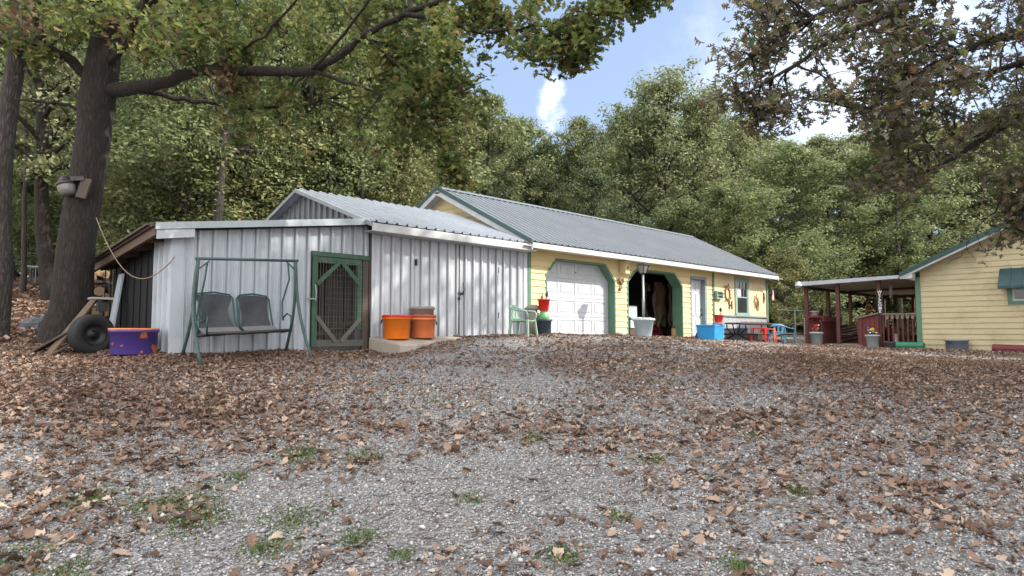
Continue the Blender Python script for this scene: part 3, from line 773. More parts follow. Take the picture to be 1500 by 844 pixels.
# ================================================================== YELLOW HOUSE (right)
UH = 11.87
def V_(px, py=490): return pu(px, py, UH)[1]
def HH(px, py): return pu(px, py, UH)[2]
vc = V_(1345.5)
ev = pu(1318, 401, UH-.4); rg = pu(1470, 328, UH-.4); sp2 = (rg[2]-ev[2])/(ev[1]-rg[1])
vr = vc-4.3; rh = ev[2]+(ev[1]-vr)*sp2; hu1 = UH+9.5; vfar = 2*vr-vc
house = thing('yellow_house', 'mildewed yellow clapboard house gable with dark green roof edge and teal window awning', 'house', (UH, vc, gF(UH, vc)))
def rt(v): return rh-abs(v-vr)*sp2-.1
wv0, wv1, wz0, wz1 = V_(1486), V_(1486)-1.0, HH(1485, 441), HH(1485, 420)+.25
def hint(h):
    dv_ = (rh-.1-h)/sp2; lo, hi = max(vfar, vr-dv_), min(vc-.1, vr+dv_)
    if hi <= lo: return []
    if wz0 < h < wz1: return [(lo, wv1), (wv0, hi)]
    return [(lo, hi)]
mb = MB(); lap(mb, hint, -.46, rh-.11, UH, axis='v', course=.158, keys=(wz0, wz1)); part('gable_wall', mb, yellow_house, house)
mb = MB().box(UH+.01, hu1, vc-.05, vc-.02, -.7, ev[2]-.1).box(UH+.01, hu1, vfar, vfar+.03, -.7, ev[2]-.1).box(hu1-.03, hu1, vfar+.03, vc-.05, -.7, ev[2]-.1)
part('side_wall', mb, yellow_house, house)
part('foundation', MB().box(UH-.006, UH+.03, vfar, vc-.1, -.9, -.46), pale_yellow, house)
part('corner_trim', MB().box(UH-.04, UH+.1, vc-.1, vc+.03, -.36, ev[2]-.12), green_trim, house)
mb = MB()
for s in (1, -1):
    e = vr+s*(ev[1]-vr)
    mb.slab([(UH-.42, e, ev[2]), (UH-.42, vr, rh), (UH-.42, vr, rh+.035), (UH-.42, e, ev[2]+.035)], (hu1-UH+.8, 0, 0))
    mb.slab([(UH-.445, e, ev[2]+.03), (UH-.445, vr, rh+.045), (UH-.445, vr, rh-.11), (UH-.445, e, ev[2]-.10)], (.022, 0, 0))
part('roof', mb, dark_teal, house)
mb = MB()
for s in (1, -1):
    e = vr+s*(ev[1]-vr)
    mb.slab([(UH-.42, e, ev[2]-.10), (UH-.42, vr, rh-.11), (UH-.42, vr, rh-.17), (UH-.42, e, ev[2]-.16)], (.025, 0, 0))
    mb.slab([(UH-.395, e, ev[2]-.13), (UH-.395, vr, rh-.14), (UH-.01, vr, rh-.14), (UH-.01, e, ev[2]-.13)], (0, 0, .012))
part('rake_board', mb, white_trim, house)
part('eave_box', MB().slab([(UH-.4, ev[1]+.0, ev[2]-.16), (UH-.4, vc, ev[2]-.16), (UH-.4, vc, ev[2]+.02), (UH-.4, ev[1], ev[2]-.1)], (.3, 0, 0)), white_trim, house)
mb = MB().box(UH-.03, UH, wv0, wv0+.11, wz0-.1, wz1).box(UH-.03, UH, wv1-.1, wv1, wz0-.1, wz1).box(UH-.03, UH, wv1, wv0, wz0-.1, wz0).box(UH-.03, UH, wv1, wv0, wz1, wz1+.1)
wf = part('window_frame', mb, green_trim, house)
mb = MB().box(UH-.02, UH+.02, wv0-.05, wv0, wz0, wz1).box(UH-.02, UH+.02, wv1, wv1+.05, wz0, wz1).box(UH-.02, UH+.02, wv1+.05, wv0-.05, wz0, wz0+.045).box(UH-.02, UH+.02, wv1+.05, wv0-.05, (wz0+wz1)/2-.02, (wz0+wz1)/2+.02)
part('sash', mb, white_trim, wf); part('pane', MB().box(UH+.0, UH+.01, wv1+.05, wv0-.05, wz0+.045, wz1), glass, wf)
aw0, awz1, awz0 = V_(1469), HH(1469, 394), HH(1465, 424)
mb = MB(); aw1 = aw0-1.5
mb.slab([(UH-.0, aw0, awz1), (UH-.42, aw0, awz0+.05), (UH-.42, aw1, awz0+.05), (UH, aw1, awz1)], (0, 0, .02))
mb.box(UH-.43, UH-.41, aw1, aw0, awz0, awz0+.055)
mb.slab([(UH, aw0, awz1), (UH-.42, aw0, awz0+.05), (UH-.42, aw0, awz0), (UH, aw0, awz0+.1)], (0, -.012, 0))
for k in range(1, 6):
    v = aw0-k*.25; mb.slab([(UH, v, awz1+.02), (UH-.425, v, awz0+.07), (UH-.425, v-.03, awz0+.07), (UH, v-.03, awz1+.02)], (0, 0, .018))
part('awning', mb, awning_m, house)

# ================================================================== PORCH
vp = pu(1165, 414, UH-.3)[1]; ph0 = pu(1165, 414, UH-.3)[2]; ph1 = pu(1316, 403.5, UH-.3)[2]
DK = -.30; pul = UH+8.2
porch = thing('covered_porch', 'open porch with dark red posts, half walls and flat pale roof beside the house', 'porch', (UH, (vp+vc)/2, gF(UH, -3)))
mb = MB(); tp = lambda v: ph0+(ph1-ph0)*(v-vp)/(vc+.4-vp)
mb.slab([(UH-.25, vp, ph0-.05), (UH-.25, vc+.42, ph1-.05), (pul+.2, vc+.42, ph1-.05), (pul+.2, vp, ph0-.05)], (0, 0, .05))
part('roof', mb, roof_white, porch)
mb = MB(); mb.slab([(UH-.29, vp, ph0+.01), (UH-.29, vc+.42, ph1+.01), (UH-.29, vc+.42, ph1-.09), (UH-.29, vp, ph0-.13)], (.035, 0, 0))
mb.slab([(UH-.25, vp-.0, ph0-.13), (pul+.2, vp, ph0-.13), (pul+.2, vp, ph0), (UH-.25, vp, ph0)], (0, .03, 0)); part('fascia', mb, roof_white, porch)
mb = MB(); x = UH-.22
while x < pul: mb.slab([(x, vp-.03, ph0-.075), (x, vc+.4, ph1-.075), (x+.2, vc+.4, ph1-.075), (x+.2, vp-.03, ph0-.075)], (0, 0, .015)); x += .22
part('ceiling', mb, beige_m, porch)
zb = lambda v: ph0+(ph1-ph0)*(v-vp)/(vc+.4-vp)-.1
mb = MB().bar((UH-.0, vp-.2, zb(vp)-.07), (pul, vp-.2, zb(vp)-.07), .06, .10).bar((pul-.05, vp-.2, zb(vp)-.08), (pul-.05, vc+.2, zb(vc)-.08), .06, .12)
part('beam', mb, dark_wood, porch)
part('beam', MB().bar((UH+4.2, vp-.2, zb(vp)-.02), (UH+4.2, vc+.2, zb(vc)-.02), .06, .07), dark_wood, porch)
# posts
fv = [pu(1182, 460, UH)[1], pu(1228, 460, UH)[1], pu(1288.5, 460, UH)[1]]
posts = {}
for i, v in enumerate(fv): posts[i] = part('post', MB().box(UH-.05, UH+.05, v-.055, v+.055, -.55, zb(v)+.02), red_post, porch)
for uu in (UH+2.0, UH+4.2, UH+6.2, pul-.06): part('post', MB().box(uu-.05, uu+.05, vp-.25, vp-.15, -.4, zb(vp)-.02), red_post, porch)
for v in (vp-1.3, vp-2.3, vp-3.2): part('post', MB().box(pul-.1, pul-.01, v-.05, v+.05, -.4, zb(v)-.02), red_post, porch)
mb = MB(); x = UH+.05
while x < pul: mb.box(x, x+.135, vc+.02, vp-.15, DK-.03, DK); x += .143
part('deck', mb, tan_wood, porch)
# sloping deck entry
m0, m1 = pu(1206, 500, UH)[1], pu(1262, 500, UH)[1]
mb = MB()
for k in range(5): x = UH-.75+k*.16; z = DK-.14+k*.03; mb.hexa([(x, m1-.1, -.6), (x+.15, m1-.1, -.6), (x+.15, m0+.05, -.6), (x, m0+.05, -.6)], [(x, m1-.1, z), (x+.15, m1-.1, z+.028), (x+.15, m0+.05, z+.028), (x, m0+.05, z)])
part('ramp', mb, tan_wood, porch)
# left half walls
def halfwall(pA, pB, zA, zB, zbm=-.5, mat=red_wood, t=.03, rail=True):
    mb = MB(); pA, pB = Vector(pA), Vector(pB); L = (pB-pA).length; d = (pB-pA)/L; nm = Vector((-d.y, d.x)); kk = max(2, int(L/.115))
    for i in range(kk):
        a = pA+d*(L*i/kk+.004); b = pA+d*(L*(i+1)/kk-.004); za = zA+(zB-zA)*i/kk; z2 = zA+(zB-zA)*(i+1)/kk
        mb.hexa([(a.x, a.y, zbm), (b.x, b.y, zbm), (b.x+nm.x*t, b.y+nm.y*t, zbm), (a.x+nm.x*t, a.y+nm.y*t, zbm)], [(a.x, a.y, za), (b.x, b.y, z2), (b.x+nm.x*t, b.y+nm.y*t, z2), (a.x+nm.x*t, a.y+nm.y*t, za)])
    return part('half_wall', mb, mat, porch)
w0a = pu(1180, 490, UH)
zt = pu(1182, 463, UH)[2]; q0 = pu(1203, 490, UH-.3)
halfwall((UH-.03, fv[0]+.05), (UH-.03, q0[1]+.15), zt, zt+.02)
zc = pu(1215, 465, UH-.1)[2]
halfwall((UH-.25, q0[1]), (UH+1.35, q0[1]-.0), zc, zc)
mb = MB().box(UH-.3, UH+1.4, q0[1]-.06, fv[0]-.1, zc, zc+.035).box(UH-.3, UH+1.4, q0[1]-.07, q0[1]-.045, zc-.14, zc+.03); part('counter', mb, salmon if 0 else maroon, porch)
r0, r1 = pu(1262.5, 490, UH-.1), pu(1290, 490, UH); za, zb_ = pu(1263, 466, UH-.1)[2], pu(1290, 459, UH)[2]
halfwall((UH-.1, r1[1]), (UH-.1, r0[1]), zb_-.02, za-.02)
part('post', MB().box(UH-.16, UH-.06, r0[1]-.03, r0[1]+.09, -.6, za-.02), red_wood, porch)
mb = MB(); mb.slab([(UH-.2, r1[1], zb_-.02), (UH-.2, r0[1]+.12, za-.02), (UH+.05, r0[1]+.12, za-.02), (UH+.05, r1[1], zb_-.02)], (0, 0, .04)); part('hand_rail', mb, tan_wood, porch)
zr = pu(1310, 460, UH)[2]
part('hand_rail', MB().box(UH-.07, UH+.07, vc+.035, r1[1]-.06, zr-.02, zr+.02), tan_wood, porch)
part('bottom_rail', MB().box(UH-.02, UH+.02, vc+.035, r1[1]-.06, -.34, -.28), red_wood, porch)
v = vc+.12
while v < r1[1]-.1: part('baluster', MB().box(UH-.02, UH+.02, v, v+.04, -.28, zr-.02), red_post, porch); v += .135
mb = MB(); v = vc+.08
while v < r1[1]-.15: mb.slab([(UH-.04, v, zr-.02), (UH-.04, v+.1, zr-.02), (UH-.04, v+.09, zr-.14), (UH-.04, v+.05, zr-.17), (UH-.04, v+.01, zr-.14)], (.012, 0, 0)); v += .14
part('scalloped_trim', mb, tan_wood, porch)
halfwall((UH+.2, vp-.2), (pul-.1, vp-.2), .35, .35, -.4); halfwall((pul-.1, vp-.25), (pul-.1, vc), .30, .30, -.4)
# concrete apron
g = lambda px, py, h: gr(px, py, h)
ap = [g(1196, 503, -.31), g(1302, 516, -.45), g(1300, 509.5, -.43), g(1215, 499, -.30)]
mb = MB(); mb.hexa([(x, y, z-.3) for x, y, z in ap], ap); single('concrete_apron', mb, pale_conc, 'pale concrete strip along the ground in front of the porch entry', 'apron', ap[1][:2]+(-.5,))

# ================================================================== PROPS
def at_ground(px, py, guess=-.4):
    """where the pixel's ray meets the terrain, in frame coordinates"""
    d = ray(px, py); t = 2.
    while t < 60:
        X, Y = d[0]*t, d[1]*t
        if d[2]*t <= gz(X, Y): return toF(X, Y, gz(X, Y))
        t += .05
    t = 20; return toF(d[0]*t, d[1]*t, d[2]*t)
def depth(p): return F(*p)[1]
def stand(px, v):                              # point on terrain below pixel column, at frame v
    u = pv(px, 490, v)[0]; return (u, v, gF(u, v))
def stand_u(px, u):
    v = pu(px, 490, u)[1]; return (u, v, gF(u, v))
def mpx(p): return depth(p)/FPX                # metres per pixel there

def tub(name, c, r0, r1, h, mat, label, group=None, rim=.018, cat='tub', n=32, handles=True, rimmat=None):
    t = thing(name, label, cat, c, group)
    prof = [(0, 0), (r0, 0), (r0+.01, .015), (r1*.985, h*.86), (r1+rim, h*.87), (r1+rim, h*.93), (r1+rim*.6, h), (r1-.015, h), (r1-.03, h*.85), (r0-.02, .04), (0, .04)]
    part('bowl', MB().lathe(c, prof, n), mat, t, smooth=True)
    if rimmat: part('rim', MB().lathe(c, [(r1+rim*.5, h-.02), (r1+rim+.004, h-.01), (r1+rim+.002, h+.012), (r1-.02, h+.012), (r1-.02, h-.01)], n), rimmat, t, smooth=True)
    if handles:
        for s in (1, -1):
            a = -.4 if s == 1 else pi-.4
            m = MB(); p = [(c[0]+(r1+rim)*cos(a+k)*q, c[1]+(r1+rim)*sin(a+k)*q, c[2]+h*.86-z) for k, q, z in ((-.18, 1, 0), (-.14, 1.05, .05), (0, 1.08, .08), (.14, 1.05, .05), (.18, 1, 0))]
            part('handle', m.tube(p, .008, 6), dark_metal, t, smooth=True)
    return t
# orange tubs on the slab
def slab_at(px, v):
    u = pv(px, 490, v)[0]; k = min(1, max(0, (-v-.045)/.95)); return (u, v, -.045-.115*k+.03*min(1, max(0, (u-uJ)/2)))
c = slab_at(581, -.42); m_ = mpx(c)
tub('tub', c, 17.2*m_, 20.2*m_, 33*m_, orange_pl, 'bright orange tub, left of the pair on the concrete slab by the mesh gate')
c2 = (c[0], c[1], c[2]+.09); tub('tub', c2, 18*m_*.9, 20.6*m_, 35*m_-.09, red_pl, 'red tub nested inside the bright orange tub so only its rim shows', handles=False)
c = slab_at(619, -.38); m_ = mpx(c)
tub('tub', c, 16.6*m_, 18.3*m_, 30*m_, orange_fade, 'sun-faded orange tub, right of the pair on the concrete slab')
tub('tub', (c[0], c[1], c[2]+.08), 14*m_, 18.4*m_, 34*m_-.08, rust_red, 'rusty red tub nested inside the sun-faded orange tub', handles=False)
tub('tub', (c[0], c[1]+.02, c[2]+.16), 15*m_, 17.6*m_, 46*m_-.16, taupe_pl, 'grey-brown tub stacked on top inside the sun-faded orange tub', handles=False)
# purple tub
c = at_ground(195.5, 520); m_ = mpx(c)
tub('tub', c, 29*m_, 31.5*m_, 37*m_, purple, 'purple tub with chipped orange patches beside the big tyre', rimmat=orange_fade, handles=False)
for k, (px, py, r) in enumerate([(221, 519, .06), (206, 522, .035), (180, 521, .04), (236, 517, .04), (228, 523, .03)]):
    g_ = at_ground(px, py); single('rock', MB().ball((g_[0], g_[1], g_[2]+r*.3), r, 8, (1, 1, .7), .3), stone_m, 'small pale stone lying in the leaves by the purple tub', 'rock', g_, 'stones by the purple tub')

# --- swing
def sw(px, py, v): return pv(px, py, v)
vf, vm, vk = -1.0, -.62, -.22
FL, FR = stand(297, vf), stand(458, vf-.02); BL, BR = stand(270, vk), stand(407, vk)
BL = (FL[0]-.0, vk, gF(FL[0], vk)); 
TL, TR = sw(290.5, 379, vm), sw(433, 382, vm)
swing = thing('porch_swing', 'green metal frame garden swing with two grey sling seats in front of the lean-to wall', 'swing', ((FL[0]+FR[0])/2, vm, min(FL[2], FR[2])))
def curve(p, q, bow, n=7):
    p, q = Vector(p), Vector(q); return [p.lerp(q, i/n)+Vector((bow[0], bow[1], bow[2] if len(bow) > 2 else 0))*sin(pi*(i/n)**1.0) for i in range(n+1)]
rr = .024
for (t_, f_, b_) in ((TL, FL, (-.05, .13)), (TR, FR, (.0, .15)), (TL, BL, (0, -.13)), (TR, (FR[0]-.05, vk, gF(FR[0], vk)), (0, -.13))):
    part('leg', MB().tube(curve(t_, (f_[0], f_[1], f_[2]-.03), b_), rr, 10), swing_green, swing, smooth=True)
part('top_bar', MB().tube([(TL[0]-.04, TL[1], TL[2]), (TR[0]+.04, TR[1], TR[2])], .022, 10), swing_green, swing, smooth=True)
for a, s in ((TL, 1), (TR, -1)): part('brace', MB().tube([(a[0]+s*.02, a[1], a[2]-.14), (a[0]+s*.16, a[1], a[2]-.02)], .012, 6), swing_green, swing)
bL = Vector((FL[0]-.05, vk, FL[2]+.02)); bR = Vector((FR[0]-.05, vk, FR[2]+.04)); part('ground_bar', MB().tube(curve(bL, bR, (0, 0, -.03)), .012, 6), brown_wood, swing)
# bench: seat front edge and back
sa, sb = sw(303, 489, vm-.2), sw(424, 484, vm-.2)
sy0, sy1 = vm-.25, vm+.18
seatz = (sa[2]+sb[2])/2; xL, xR = sa[0], sb[0]; xm = (xL+xR)/2
zs = lambda x: sa[2]+(sb[2]-sa[2])*(x-xL)/(xR-xL)
fr = MB()
for y in (sy0, sy1): fr.tube([(xL, y, zs(xL)+.03*(y > vm)*-1), (xm, y, zs(xm)-.005), (xR, y, zs(xR))], .026, 8)
for x in (xL, xL+.28, xm-.02, xm+.02, xR-.28, xR): fr.tube([(x, sy0, zs(x)), (x, vm, zs(x)-.03), (x, sy1, zs(x)-.02)], .012, 6)
part('seat_frame', fr, dark_metal, swing, smooth=True)
bt = pv(430, 432, sy1+.12)
for x0, x1, pt in ((xL+.02, xm-.03, 0), (xm+.03, xR-.07, 1)):
    zt_ = pv(365, 433, sy1+.18)[2]
    fm = MB(); ybt = sy1+.2
    fm.tube([(x0, sy1, zs(x0)), (x0-.0, sy1+.1, zs(x0)+.2), (x0+.0, ybt, zt_-.05), (x0+.05, ybt+.01, zt_), ((x0+x1)/2, ybt+.015, zt_+.03), (x1-.05, ybt+.01, zt_), (x1, ybt, zt_-.05), (x1, sy1+.1, zs(x1)+.2), (x1, sy1, zs(x1))], .014, 8)
    bf = part('back_frame', fm, dark_teal, swing, smooth=True)
    cl = MB(); nu, nv = 8, 10; vs = []
    for j in range(nv+1):
        t_ = j/nv; ins = .03+.10*sin(pi*min(1, max(0, (t_-.15)/.75)))*(1 if pt == 0 else .45)
        for i in range(nu+1):
            s_ = i/nu; x = x0+ins*.7+(x1-x0-1.4*ins)*s_; sag = -.05*sin(pi*s_)*sin(pi*t_)
            z = zs(x)+.02+(zt_-.045+.03*sin(pi*s_)-zs(x))*t_; y = sy1+.02+.19*t_**.8
            vs.append((x, y-sag+random.uniform(-.004, .004), z))
    b_ = len(vs); fs = [(j*(nu+1)+i, j*(nu+1)+i+1, (j+1)*(nu+1)+i+1, (j+1)*(nu+1)+i) for j in range(nv) for i in range(nu)]
    cl.add(vs, fs); part('back_sling', cl, fabric, swing, smooth=True)
    cs = MB(); vs = []
    for j in range(5):
        for i in range(7):
            x = x0+(x1-x0)*i/6; y = sy0+(sy1-sy0)*j/4; vs.append((x, y, zs(x)+.012-.03*sin(pi*j/4)+.07*(j/4)**2))
    cs.add(vs, [(j*7+i, j*7+i+1, (j+1)*7+i+1, (j+1)*7+i) for j in range(4) for i in range(6)]); part('seat_sling', cs, seat_fabric, swing, smooth=True)
for s, x, T in ((1, xL-.02, TL), (-1, xR+.0, TR)):
    hx = T[0]+s*.13
    part('hanger', MB().tube([(hx, vm, T[2]-.05), (hx-s*.03, vm, T[2]-.3), (x+.0, vm+.06, zs(x)+.45), (x-s*.02, vm+.08, zs(x)+.22), (x, vm+.02, zs(x)+.17), (x+s*.04, vm-.05, zs(x)+.19), (x+s*.10-s*.06, vm-.18, zs(x)+.26), (x, vm-.25, zs(x)+.22), (x-s*.0, sy0, zs(x))], .014, 8), dark_teal, swing, smooth=True)

# --- tyre, boards, cable, trailer jack
g_ = at_ground(136, 519); m_ = mpx(g_); rT = 30*m_
ty = thing('tyre', 'large black tyre on its wheel standing upright beside the oak trunk', 'tyre', g_)
def wheel_prof(mbx, c, R_, w, prof, n=40):
    # axis along direction a (horizontal)
    a = Vector((.25, -.97, 0)).normalized(); up = Vector((0, 0, 1)); sd_ = a.cross(up); b = len(mbx.v); m = len(prof)
    for r, t in prof:
        for k in range(n):
            th = 2*pi*k/n; p = Vector(c)+a*t+(sd_*cos(th)+up*sin(th))*r; mbx.v.append(tuple(p))
    for i in range(m-1):
        for k in range(n): k2 = (k+1) % n; mbx.f.append((b+i*n+k, b+i*n+k2, b+(i+1)*n+k2, b+(i+1)*n+k))
    return mbx
cT = (g_[0], g_[1]+.1, g_[2]+rT-.02)
part('tread', wheel_prof(MB(), cT, rT, .2, [(rT*.55, .085), (rT*.60, .105), (rT*.78, .118), (rT*.92, .11), (rT*.985, .09), (rT, .05), (rT*.985, .045), (rT, .04), (rT, .005), (rT*.985, 0), (rT, -.005), (rT, -.04), (rT*.985, -.045), (rT, -.05), (rT*.98, -.09), (rT*.78, -.12), (rT*.55, -.1)]), rubber, ty, smooth=True)
part('rim', wheel_prof(MB(), cT, rT, .2, [(0, .05), (rT*.14, .055), (rT*.16, .03), (rT*.42, .02), (rT*.5, .06), (rT*.57, .095), (rT*.57, -.09), (0, -.05)]), black_metal, ty, smooth=True)
o1 = at_ground(70, 521); o2 = at_ground(95, 523)
d1_ = toF(*pY(141, 436, depth(g_)+.35)); d2_ = toF(*pY(132, 470, depth(g_)+.1))
single('plank', MB().bar(o1, d1_, .16, .03), brown_wood, 'long pale weathered plank leaning from the leaves up over the tyre', 'plank', o1, bevel=.004)
single('plank', MB().bar(at_ground(48, 517), d2_, .28, .03), dark_wood, 'broad dark plank lying slanted beneath the pale plank at the oak foot', 'plank', at_ground(48, 517), bevel=.004)
e_ = at_ground(66, 523); single('plank', MB().bar(e_, (o2[0]+.35, o2[1]+.4, o2[2]+.3), .10, .03), brown_wood, 'short brown board end lying lowest in the leaves by the oak', 'plank', e_, bevel=.004)
jk = stand(149, .95); jb = toF(*pY(149, 437, depth(jk)))
jt = thing('jack_stand', 'dark metal stand with a small flat top rising behind the tyre', 'stand', jk)
part('column', MB().tube([jk, (jb[0], jb[1], jb[2]-.02)], .035, 8).box(jb[0]-.06, jb[0]+.06, jb[1]-.06, jb[1]+.06, jb[2]-.2, jb[2]-.06), black_metal, jt)
part('top_plate', MB().box(jb[0]-.16, jb[0]+.14, jb[1]-.12, jb[1]+.12, jb[2]-.02, jb[2]+.01), grey_metal, jt)
# firewood
random.seed(3)
for k, (px, py, r) in enumerate([(142, 402, .07), (150, 407, .06), (134, 410, .06), (145, 428, .09), (136, 432, .07), (152, 434, .06), (137, 456, .08), (150, 459, .07), (146, 400, .05)]):
    p = toF(*pY(px, py, 13.2+random.random()*.2)); dx = Vector((random.uniform(-.2, .2), 1, random.uniform(-.1, .1)))*.3; pc = Vector(p)
    single('log', MB().tube([pc-dx, pc, pc+dx], [r, r*1.05, r*.95], 8), firewood, 'split firewood log in the rack behind the oak and tyre', 'log', p, 'firewood logs behind the tyre')
k0, k1 = toF(*pY(128, 490, 13.2)), toF(*pY(158, 490, 13.2))
rk = thing('firewood_rack', 'dark timber rack holding firewood logs between the oak and the lean-to', 'rack', (k0[0], k0[1], gF(k0[0], k0[1])))
for h_ in (pY(140, 414, 13.2)[2], pY(140, 440, 13.2)[2], pY(140, 466, 13.2)[2]): part('shelf', MB().bar((k0[0], k0[1], h_), (k1[0], k1[1], h_), .5, .05), dark_wood, rk)
for q in (k0, k1): part('upright', MB().box(q[0]-.04, q[0]+.04, q[1]-.2, q[1]+.2, gF(q[0], q[1])-.05, .95), dark_wood, rk)
# cable from the oak to the lean-to
c0 = toF(*pY(141, 319, 10.9)); c1 = pu(256, 376, uL-.02)
pts = []
for i in range(17):
    t = i/16; p = Vector(c0).lerp(Vector(c1), t); p.z -= .62*sin(pi*t)**.9*(1 if t < .7 else 1); pts.append(p)
single('cable', MB().tube(pts, .008, 6), cable_m, 'thin pale cable sagging from the oak trunk to the lean-to side', 'cable', c0, smooth=True)
tg = toF(*pY(58, 482, 12.8)); tg = (tg[0], tg[1], gF(tg[0], tg[1]))
single('tarp', MB().ball((tg[0], tg[1], tg[2]+.05), .3, 14, (1, .7, .75), .25), tarp_m, 'small crumpled blue-grey tarp heap on the leaves left of the oak', 'tarp', tg)
# pale fence panel far left
fy = 23.; fa, fb_ = pY(40, 390, fy), pY(92, 394, fy); fz = gz(fa[0], fy)
fp = thing('fence_panel', 'small pale wire fence panel standing on the leafy slope behind the oak', 'fence panel', (fa[0], fy, fz), fr='W')
part('frame', MB().tube([(fa[0]-.05, fy, fz), fa, fb_, (fb_[0], fy, fz)], .035, 6), pale_green, fp)
for k in (.25, .45, .72): part('bar', MB().tube([(fa[0]+(fb_[0]-fa[0])*k, fy, fz), (fa[0]+(fb_[0]-fa[0])*k, fy, fa[2]-.03)], .025, 5), wire_m, fp)
mb = MB()
for i in range(14): x = fa[0]+(fb_[0]-fa[0])*i/13; mb.tube([(x, fy+.02, fz), (x, fy+.02, fa[2]-.02)], .006, 3)
for i in range(8): z = fz+(fa[2]-fz)*i/8; mb.tube([(fa[0], fy+.02, z), (fb_[0], fy+.02, z)], .006, 3)
part('wire_mesh', mb, wire_m, fp)

# --- green chair
def plastic_chair(c, wd, mat, label, rot=0, name='plastic_chair', hh=.70, group=None):
    t = thing(name, label, 'chair', c, group); s = hh/.8
    def T(x, y, z): return (c[0]+(x*cos(rot)-y*sin(rot))*s, c[1]+(x*sin(rot)+y*cos(rot))*s, c[2]+z*s)
    # seat faces -y
    mb = MB(); vs = []
    for j in range(6):
        for i in range(7): x = -.23+.46*i/6; y = -.24+.46*j/5; vs.append(T(x, y, .42-.02*sin(pi*i/6)-.02*(j/5)))
    mb.add(vs, [(j*7+i, j*7+i+1, (j+1)*7+i+1, (j+1)*7+i) for j in range(5) for i in range(6)])
    o = part('seat', mb, mat, t, smooth=True); so_ = o.modifiers.new('t', 'SOLIDIFY'); so_.thickness = .02
    mb = MB(); vs = []
    for j in range(6):
        for i in range(7):
            a = -1+2*i/6; x = .24*a; z = .42+.38*j/5-.05*(j/5)*a*a*a*a; y = .22+.09*j/5-.05*a*a; vs.append(T(x, y, z))
    mb.add(vs, [(j*7+i, j*7+i+1, (j+1)*7+i+1, (j+1)*7+i) for j in range(5) for i in range(6) if not (1 <= j <= 3 and i % 2 == 1)])
    o = part('backrest', mb, mat, t, smooth=True); so_ = o.modifiers.new('t', 'SOLIDIFY'); so_.thickness = .018
    for sx in (-1, 1):
        for y0, y1 in ((-.22, -.27), (.2, .27)):
            part('leg', MB().hexa([T(sx*.29-.022, y1-.022, 0), T(sx*.29+.022, y1-.022, 0), T(sx*.29+.022, y1+.022, 0), T(sx*.29-.022, y1+.022, 0)], [T(sx*.225-.03, y0-.03, .43), T(sx*.225+.03, y0-.03, .43), T(sx*.225+.03, y0+.03, .43), T(sx*.225-.03, y0+.03, .43)]), mat, t, .006)
        part('armrest', MB().tube([T(sx*.23, -.22, .41), T(sx*.28, -.25, .56), T(sx*.29, -.2, .635), T(sx*.29, 0, .65), T(sx*.27, .2, .70), T(sx*.23, .27, .74)], .022*s, 8), mat, t, smooth=True)
    return t
c = stand(766, -.62); plastic_chair(c, .6, mint_pl, 'faded mint green plastic armchair against the white shed corner', rot=.35, hh=46*mpx(c)*1.02)
# pot tower
c = stand(797, -.45); m_ = mpx(c); hgt = 24*m_
bp = tub('planter', c, 9.3*m_, 11*m_, hgt, navy_pl, 'dark navy tub planter at the foot of the stack beside the garage door', cat='planter', handles=False, rimmat=None)
part('soil', MB().lathe((c[0], c[1], c[2]+hgt*.86), [(0, 0), (10.2*m_, 0)], 20), soil, bp)
cj = (c[0]-.015, c[1], c[2]+hgt*.86)
jr = MB().lathe(cj, [(0, 0), (6*m_, 0), (8.6*m_, 4*m_), (8*m_, 8*m_), (5.5*m_, 12*m_), (4.6*m_, 15*m_), (5*m_, 16*m_), (0, 16*m_)], 24)
jt_ = thing('jar', 'squat green eared jar between the navy planter and the red pot', 'jar', cj); part('body', jr, jar_green, jt_, smooth=True)
for s in (-1, 1): part('ear', MB().tube([(cj[0]+s*5.4*m_, cj[1], cj[2]+11.5*m_), (cj[0]+s*8.8*m_, cj[1], cj[2]+10*m_), (cj[0]+s*8.4*m_, cj[1], cj[2]+7*m_)], .012, 6), jar_green, jt_, smooth=True)
cr = (c[0]-.005, c[1], cj[2]+15.5*m_)
rp_ = tub('flower_pot', cr, 6.3*m_, 8.6*m_, 17.5*m_, red_pl, 'red pot with stubby cactus and a trowel on top of the green jar', cat='flower pot', handles=False)
part('soil', MB().lathe((cr[0], cr[1], cr[2]+15*m_), [(0, 0), (8*m_, 0)], 16), soil, rp_)
for dx, dy, h_ in ((-.05, 0, .11), (-.03, .02, .14), (-.075, .01, .08)): part('cactus', MB().tube([(cr[0]+dx, cr[1]+dy, cr[2]+14*m_), (cr[0]+dx, cr[1]+dy, cr[2]+17*m_+h_*.4), (cr[0]+dx-.005, cr[1]+dy, cr[2]+17*m_+h_*.8), (cr[0]+dx, cr[1]+dy, cr[2]+17*m_+h_*.85)], [.014, .018, .015, .004], 6), stalk, rp_)
tw = thing('trowel', 'dark handled trowel stuck upright in the red pot by the garage door', 'trowel', (cr[0]+.08, cr[1], cr[2]+14*m_)); part('shaft', MB().tube([(cr[0]+.085, cr[1], cr[2]+13*m_), (cr[0]+.1, cr[1], cr[2]+21*m_)], .008, 6), grey_metal, tw); part('grip', MB().tube([(cr[0]+.1, cr[1], cr[2]+21*m_), (cr[0]+.105, cr[1], cr[2]+24*m_), (cr[0]+.11, cr[1], cr[2]+28*m_)], [.018, .026, .02], 8), black_metal, tw)
c = stand(781, -.18); single('canister', MB().lathe(c, [(0, 0), (.13, 0), (.13, .5), (.10, .52), (.10, .58), (.17, .60), (.16, .66), (.09, .70), (0, .71)], 20), taupe_pl, 'round-lidded brown canister half hidden behind the mint chair', 'canister', c, smooth=True)

